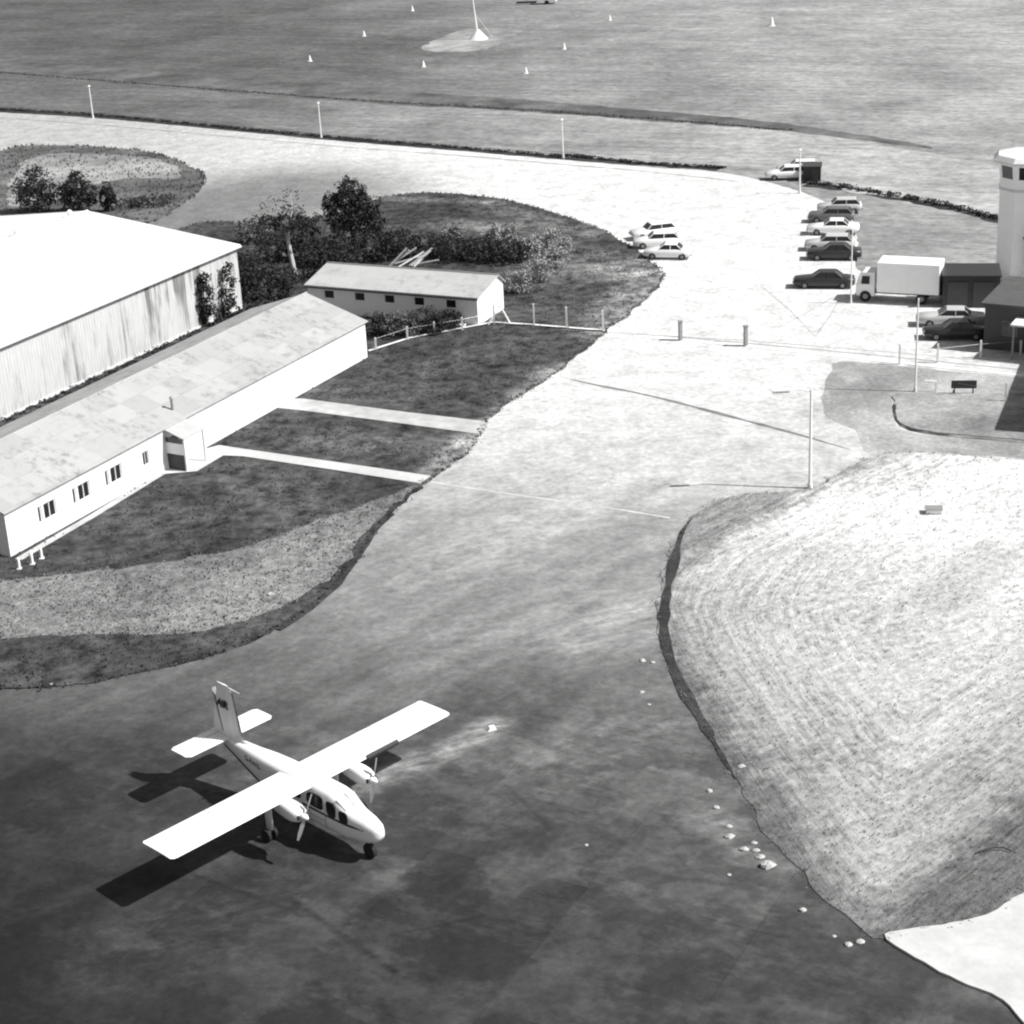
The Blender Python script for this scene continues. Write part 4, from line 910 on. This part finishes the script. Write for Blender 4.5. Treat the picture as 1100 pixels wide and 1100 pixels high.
# cabin windows and cheatline, both sides
for s in (-1,1):
    for i,(xa,xb,za,zb,nose) in enumerate([(-.08,.76,1.62,2.27,-.35),(.95,1.52,1.56,2.22,0),(1.70,2.18,1.52,2.04,0),(-1.25,-.65,1.66,2.2,0),(-2.2,-1.55,1.66,2.18,0)]):
        y0=.606
        if i==2: y0=.594
        cx,cz=(xa+xb)/2,(za+zb)/2; n=16; pts=[]
        for k in range(n):
            a=2*math.pi*(k+.5)/n; c_,s_=math.cos(a),math.sin(a)
            x_=cx+math.copysign(abs(c_)**.5,c_)*(xb-xa)/2; z_=cz+math.copysign(abs(s_)**.5,s_)*(zb-za)/2
            if nose and c_<0 and s_>-.9: x_+=nose*abs(c_)*(1-max(0,s_)) * .6
            pts.append((x_,z_))
        taper=-.08 if i==2 else 0
        mb=MB(); ring0=[Vector((x,s*(y0-.03+taper*(x-xa)),z)) for x,z in pts]; ring1=[Vector((x,s*(y0+.004+taper*(x-xa)),z)) for x,z in pts]
        mb.loft([ring0,ring1]).build('cabin_window',M['glass'],fus)
    mb=MB()
    P1=[(-.6,.606),(.9,.606),(1.4,.60),(2.0,.572),(2.35,.532),(3.0,.44)]
    vs=[];fs=[]
    for i,(x,y) in enumerate(P1):
        zc=1.50+.0*x; hw=.05 if i<5 else .01
        vs+= [(x,s*y,zc-hw),(x,s*y,zc+hw),(x,s*(y-.03),zc+hw),(x,s*(y-.03),zc-hw)]
    for i in range(len(P1)-1):
        a=i*4; 
        for k in range(4): fs.append((a+k,a+(k+1)%4,a+4+(k+1)%4,a+4+k))
    mb.add(vs,fs).build('cheatline',M['dark'],fus)
    mb=MB(); mb.box((.35,s*.607,1.22),(.9,.012,.02)); mb.box((-.12,s*.607,1.45),(.02,.012,1.2)); mb.box((.85,s*.607,1.45),(.02,.012,1.2)); mb.build('door_outline',M['grey'],fus)
# windscreen panes (sun glare painted in as a pale colour)
for s in (-1,1):
    mb=MB(); mb.quad((2.02,s*.03,2.075),(2.0,s*.42,2.03),(1.5,s*.47,2.36),(1.42,s*.03,2.455)); 
    oo=mb.build('windscreen',M['screen'],fus); 
    for v in oo.data.vertices: v.co.z+=.02
# engines
for s in (-1,1):
    ey=s*1.85; rings=[]
    for x,hw,zb,zt in ((1.30,.14,1.98,2.24),(1.24,.27,1.86,2.34),(.9,.37,1.76,2.42),(.3,.38,1.76,2.46),(-.4,.34,1.86,2.46),(-1.2,.20,2.1,2.4),(-1.6,.08,2.2,2.34)):
        rings.append([Vector((x,ey+v.y,v.z)) for v in sec(0,zb,zt,hw,14,3.0)])
    rings=[[Vector((v.x-.28 if v.x>.5 else v.x,v.y,v.z)) for v in rg] for rg in rings]
    na=MB().loft(rings).build('engine_nacelle',M['hull'],ac_,smooth=True)
    MB().tube([(1.0,ey,2.10),(1.12,ey,2.10),(1.27,ey,2.10),(1.36,ey,2.10)],[.17,.16,.09,.02],12).build('spinner',M['hull'],na,smooth=True)
    for k,yy in enumerate((-.19,.19)): MB().box((.982,ey+yy,2.10),(.05,.14,.20)).build('air_intake',M['black'],na)
    ang=R(62) if s<0 else R(75)
    for q in (0,1):
        a=ang+math.pi*q; mb=MB(); rr=[]
        for t_,w_,tw_ in ((.10,.05,60),(.35,.085,38),(.7,.085,25),(.98,.045,18)):
            c_=Vector((1.14,ey+math.cos(a)*t_,2.10+math.sin(a)*t_)); tang=Vector((0,-math.sin(a),math.cos(a))); ax=Vector((1,0,0))
            dd_=tang*math.cos(R(tw_))+ax*math.sin(R(tw_)); nn_=tang*-math.sin(R(tw_))+ax*math.cos(R(tw_))
            rr.append([c_+dd_*w_,c_+nn_*.014,c_-dd_*w_,c_-nn_*.014])
        pb=mb.loft(rr).build('propeller_blade',M['grey'] if q==0 else M['metal'],na)
    # main gear leg with fairing and twin wheels
    gy=s*1.80
    MB().loft([[Vector((-1.35+.30*math.cos(6.283*k/10)*w_,gy+.085*math.sin(6.283*k/10),z)) for k in range(10)] for z,w_ in ((2.35,1.3),(1.6,.85),(.55,.7))]).build('gear_fairing',M['hull'],ac_,smooth=True)
    MB().tube([(-1.4,gy,.7),(-1.4,gy,.3)],.05,8).build('gear_leg',M['metal'],ac_)
    for dy_ in (-.17,.17):
        MB().tube([(-1.4,gy+dy_-.08,.28),(-1.4,gy+dy_-.06,.28),(-1.4,gy+dy_+.06,.28),(-1.4,gy+dy_+.08,.28)],[.2,.28,.28,.2],16).build('main_wheel',M['black'],ac_)
MB().tube([(2.70,0,.95),(2.78,0,.35)],.05,8).build('nose_leg',M['metal'],ac_)
MB().tube([(2.78,-.13,.32),(2.78,-.09,.32),(2.78,.09,.32),(2.78,.13,.32)],[.22,.33,.33,.22],16).build('nose_wheel',M['black'],ac_)
MB().tube([(3.48,0,1.56),(3.75,0,1.56)],.015,5).build('pitot_tube',M['metal'],fus)

# ------------------------------------------------------------------ light, sky, camera
SUN_AZ=166.0; EL=46.0       # azimuth the shadows run to (from +x), and elevation
sd=Vector((-math.cos(R(SUN_AZ))*math.cos(R(EL)),-math.sin(R(SUN_AZ))*math.cos(R(EL)),math.sin(R(EL))))
su=bpy.data.lights.new('sun','SUN'); su.energy=4.4; su.angle=R(.9); su.color=(1,.995,.985)
so=bpy.data.objects.new('sun',su); COL.objects.link(so); so.rotation_euler=(-sd).to_track_quat('-Z','Y').to_euler(); so.location=(60,0,60)
wd=bpy.data.worlds.new('World'); scn.world=wd; wd.use_nodes=True; nt=wd.node_tree
sky=nt.nodes.new('ShaderNodeTexSky'); sky.sky_type='NISHITA'; sky.sun_disc=False; sky.sun_elevation=R(EL); sky.sun_rotation=math.atan2(sd.x,sd.y); sky.dust_density=2.0
bw=nt.nodes.new('ShaderNodeRGBToBW')      # the photograph is black and white: neutral sky light
nt.links.new(sky.outputs[0],bw.inputs[0]); nt.links.new(bw.outputs[0],nt.nodes['Background'].inputs[0]); nt.nodes['Background'].inputs[1].default_value=.08
cd=bpy.data.cameras.new('camera'); co=bpy.data.objects.new('camera',cd); COL.objects.link(co); scn.camera=co
cd.sensor_width=36; cd.sensor_height=36; cd.sensor_fit='HORIZONTAL'; cd.lens=36*F/1100; cd.clip_start=1; cd.clip_end=6000
co.location=(0,0,CH)
co.rotation_mode='QUATERNION'
fwd=Vector((0,math.cos(PITCH),-math.sin(PITCH))); qn=fwd.to_track_quat('-Z','Y')
co.rotation_quaternion=qn @ Matrix.Rotation(ROLL,3,'Z').to_quaternion()
vs_=scn.view_settings; vs_.view_transform='Standard'; vs_.look='None'; vs_.gamma=1; vs_.exposure=.55; vs_.use_curve_mapping=False
scn.render.engine='CYCLES'
scn.cycles.filter_width=2.2
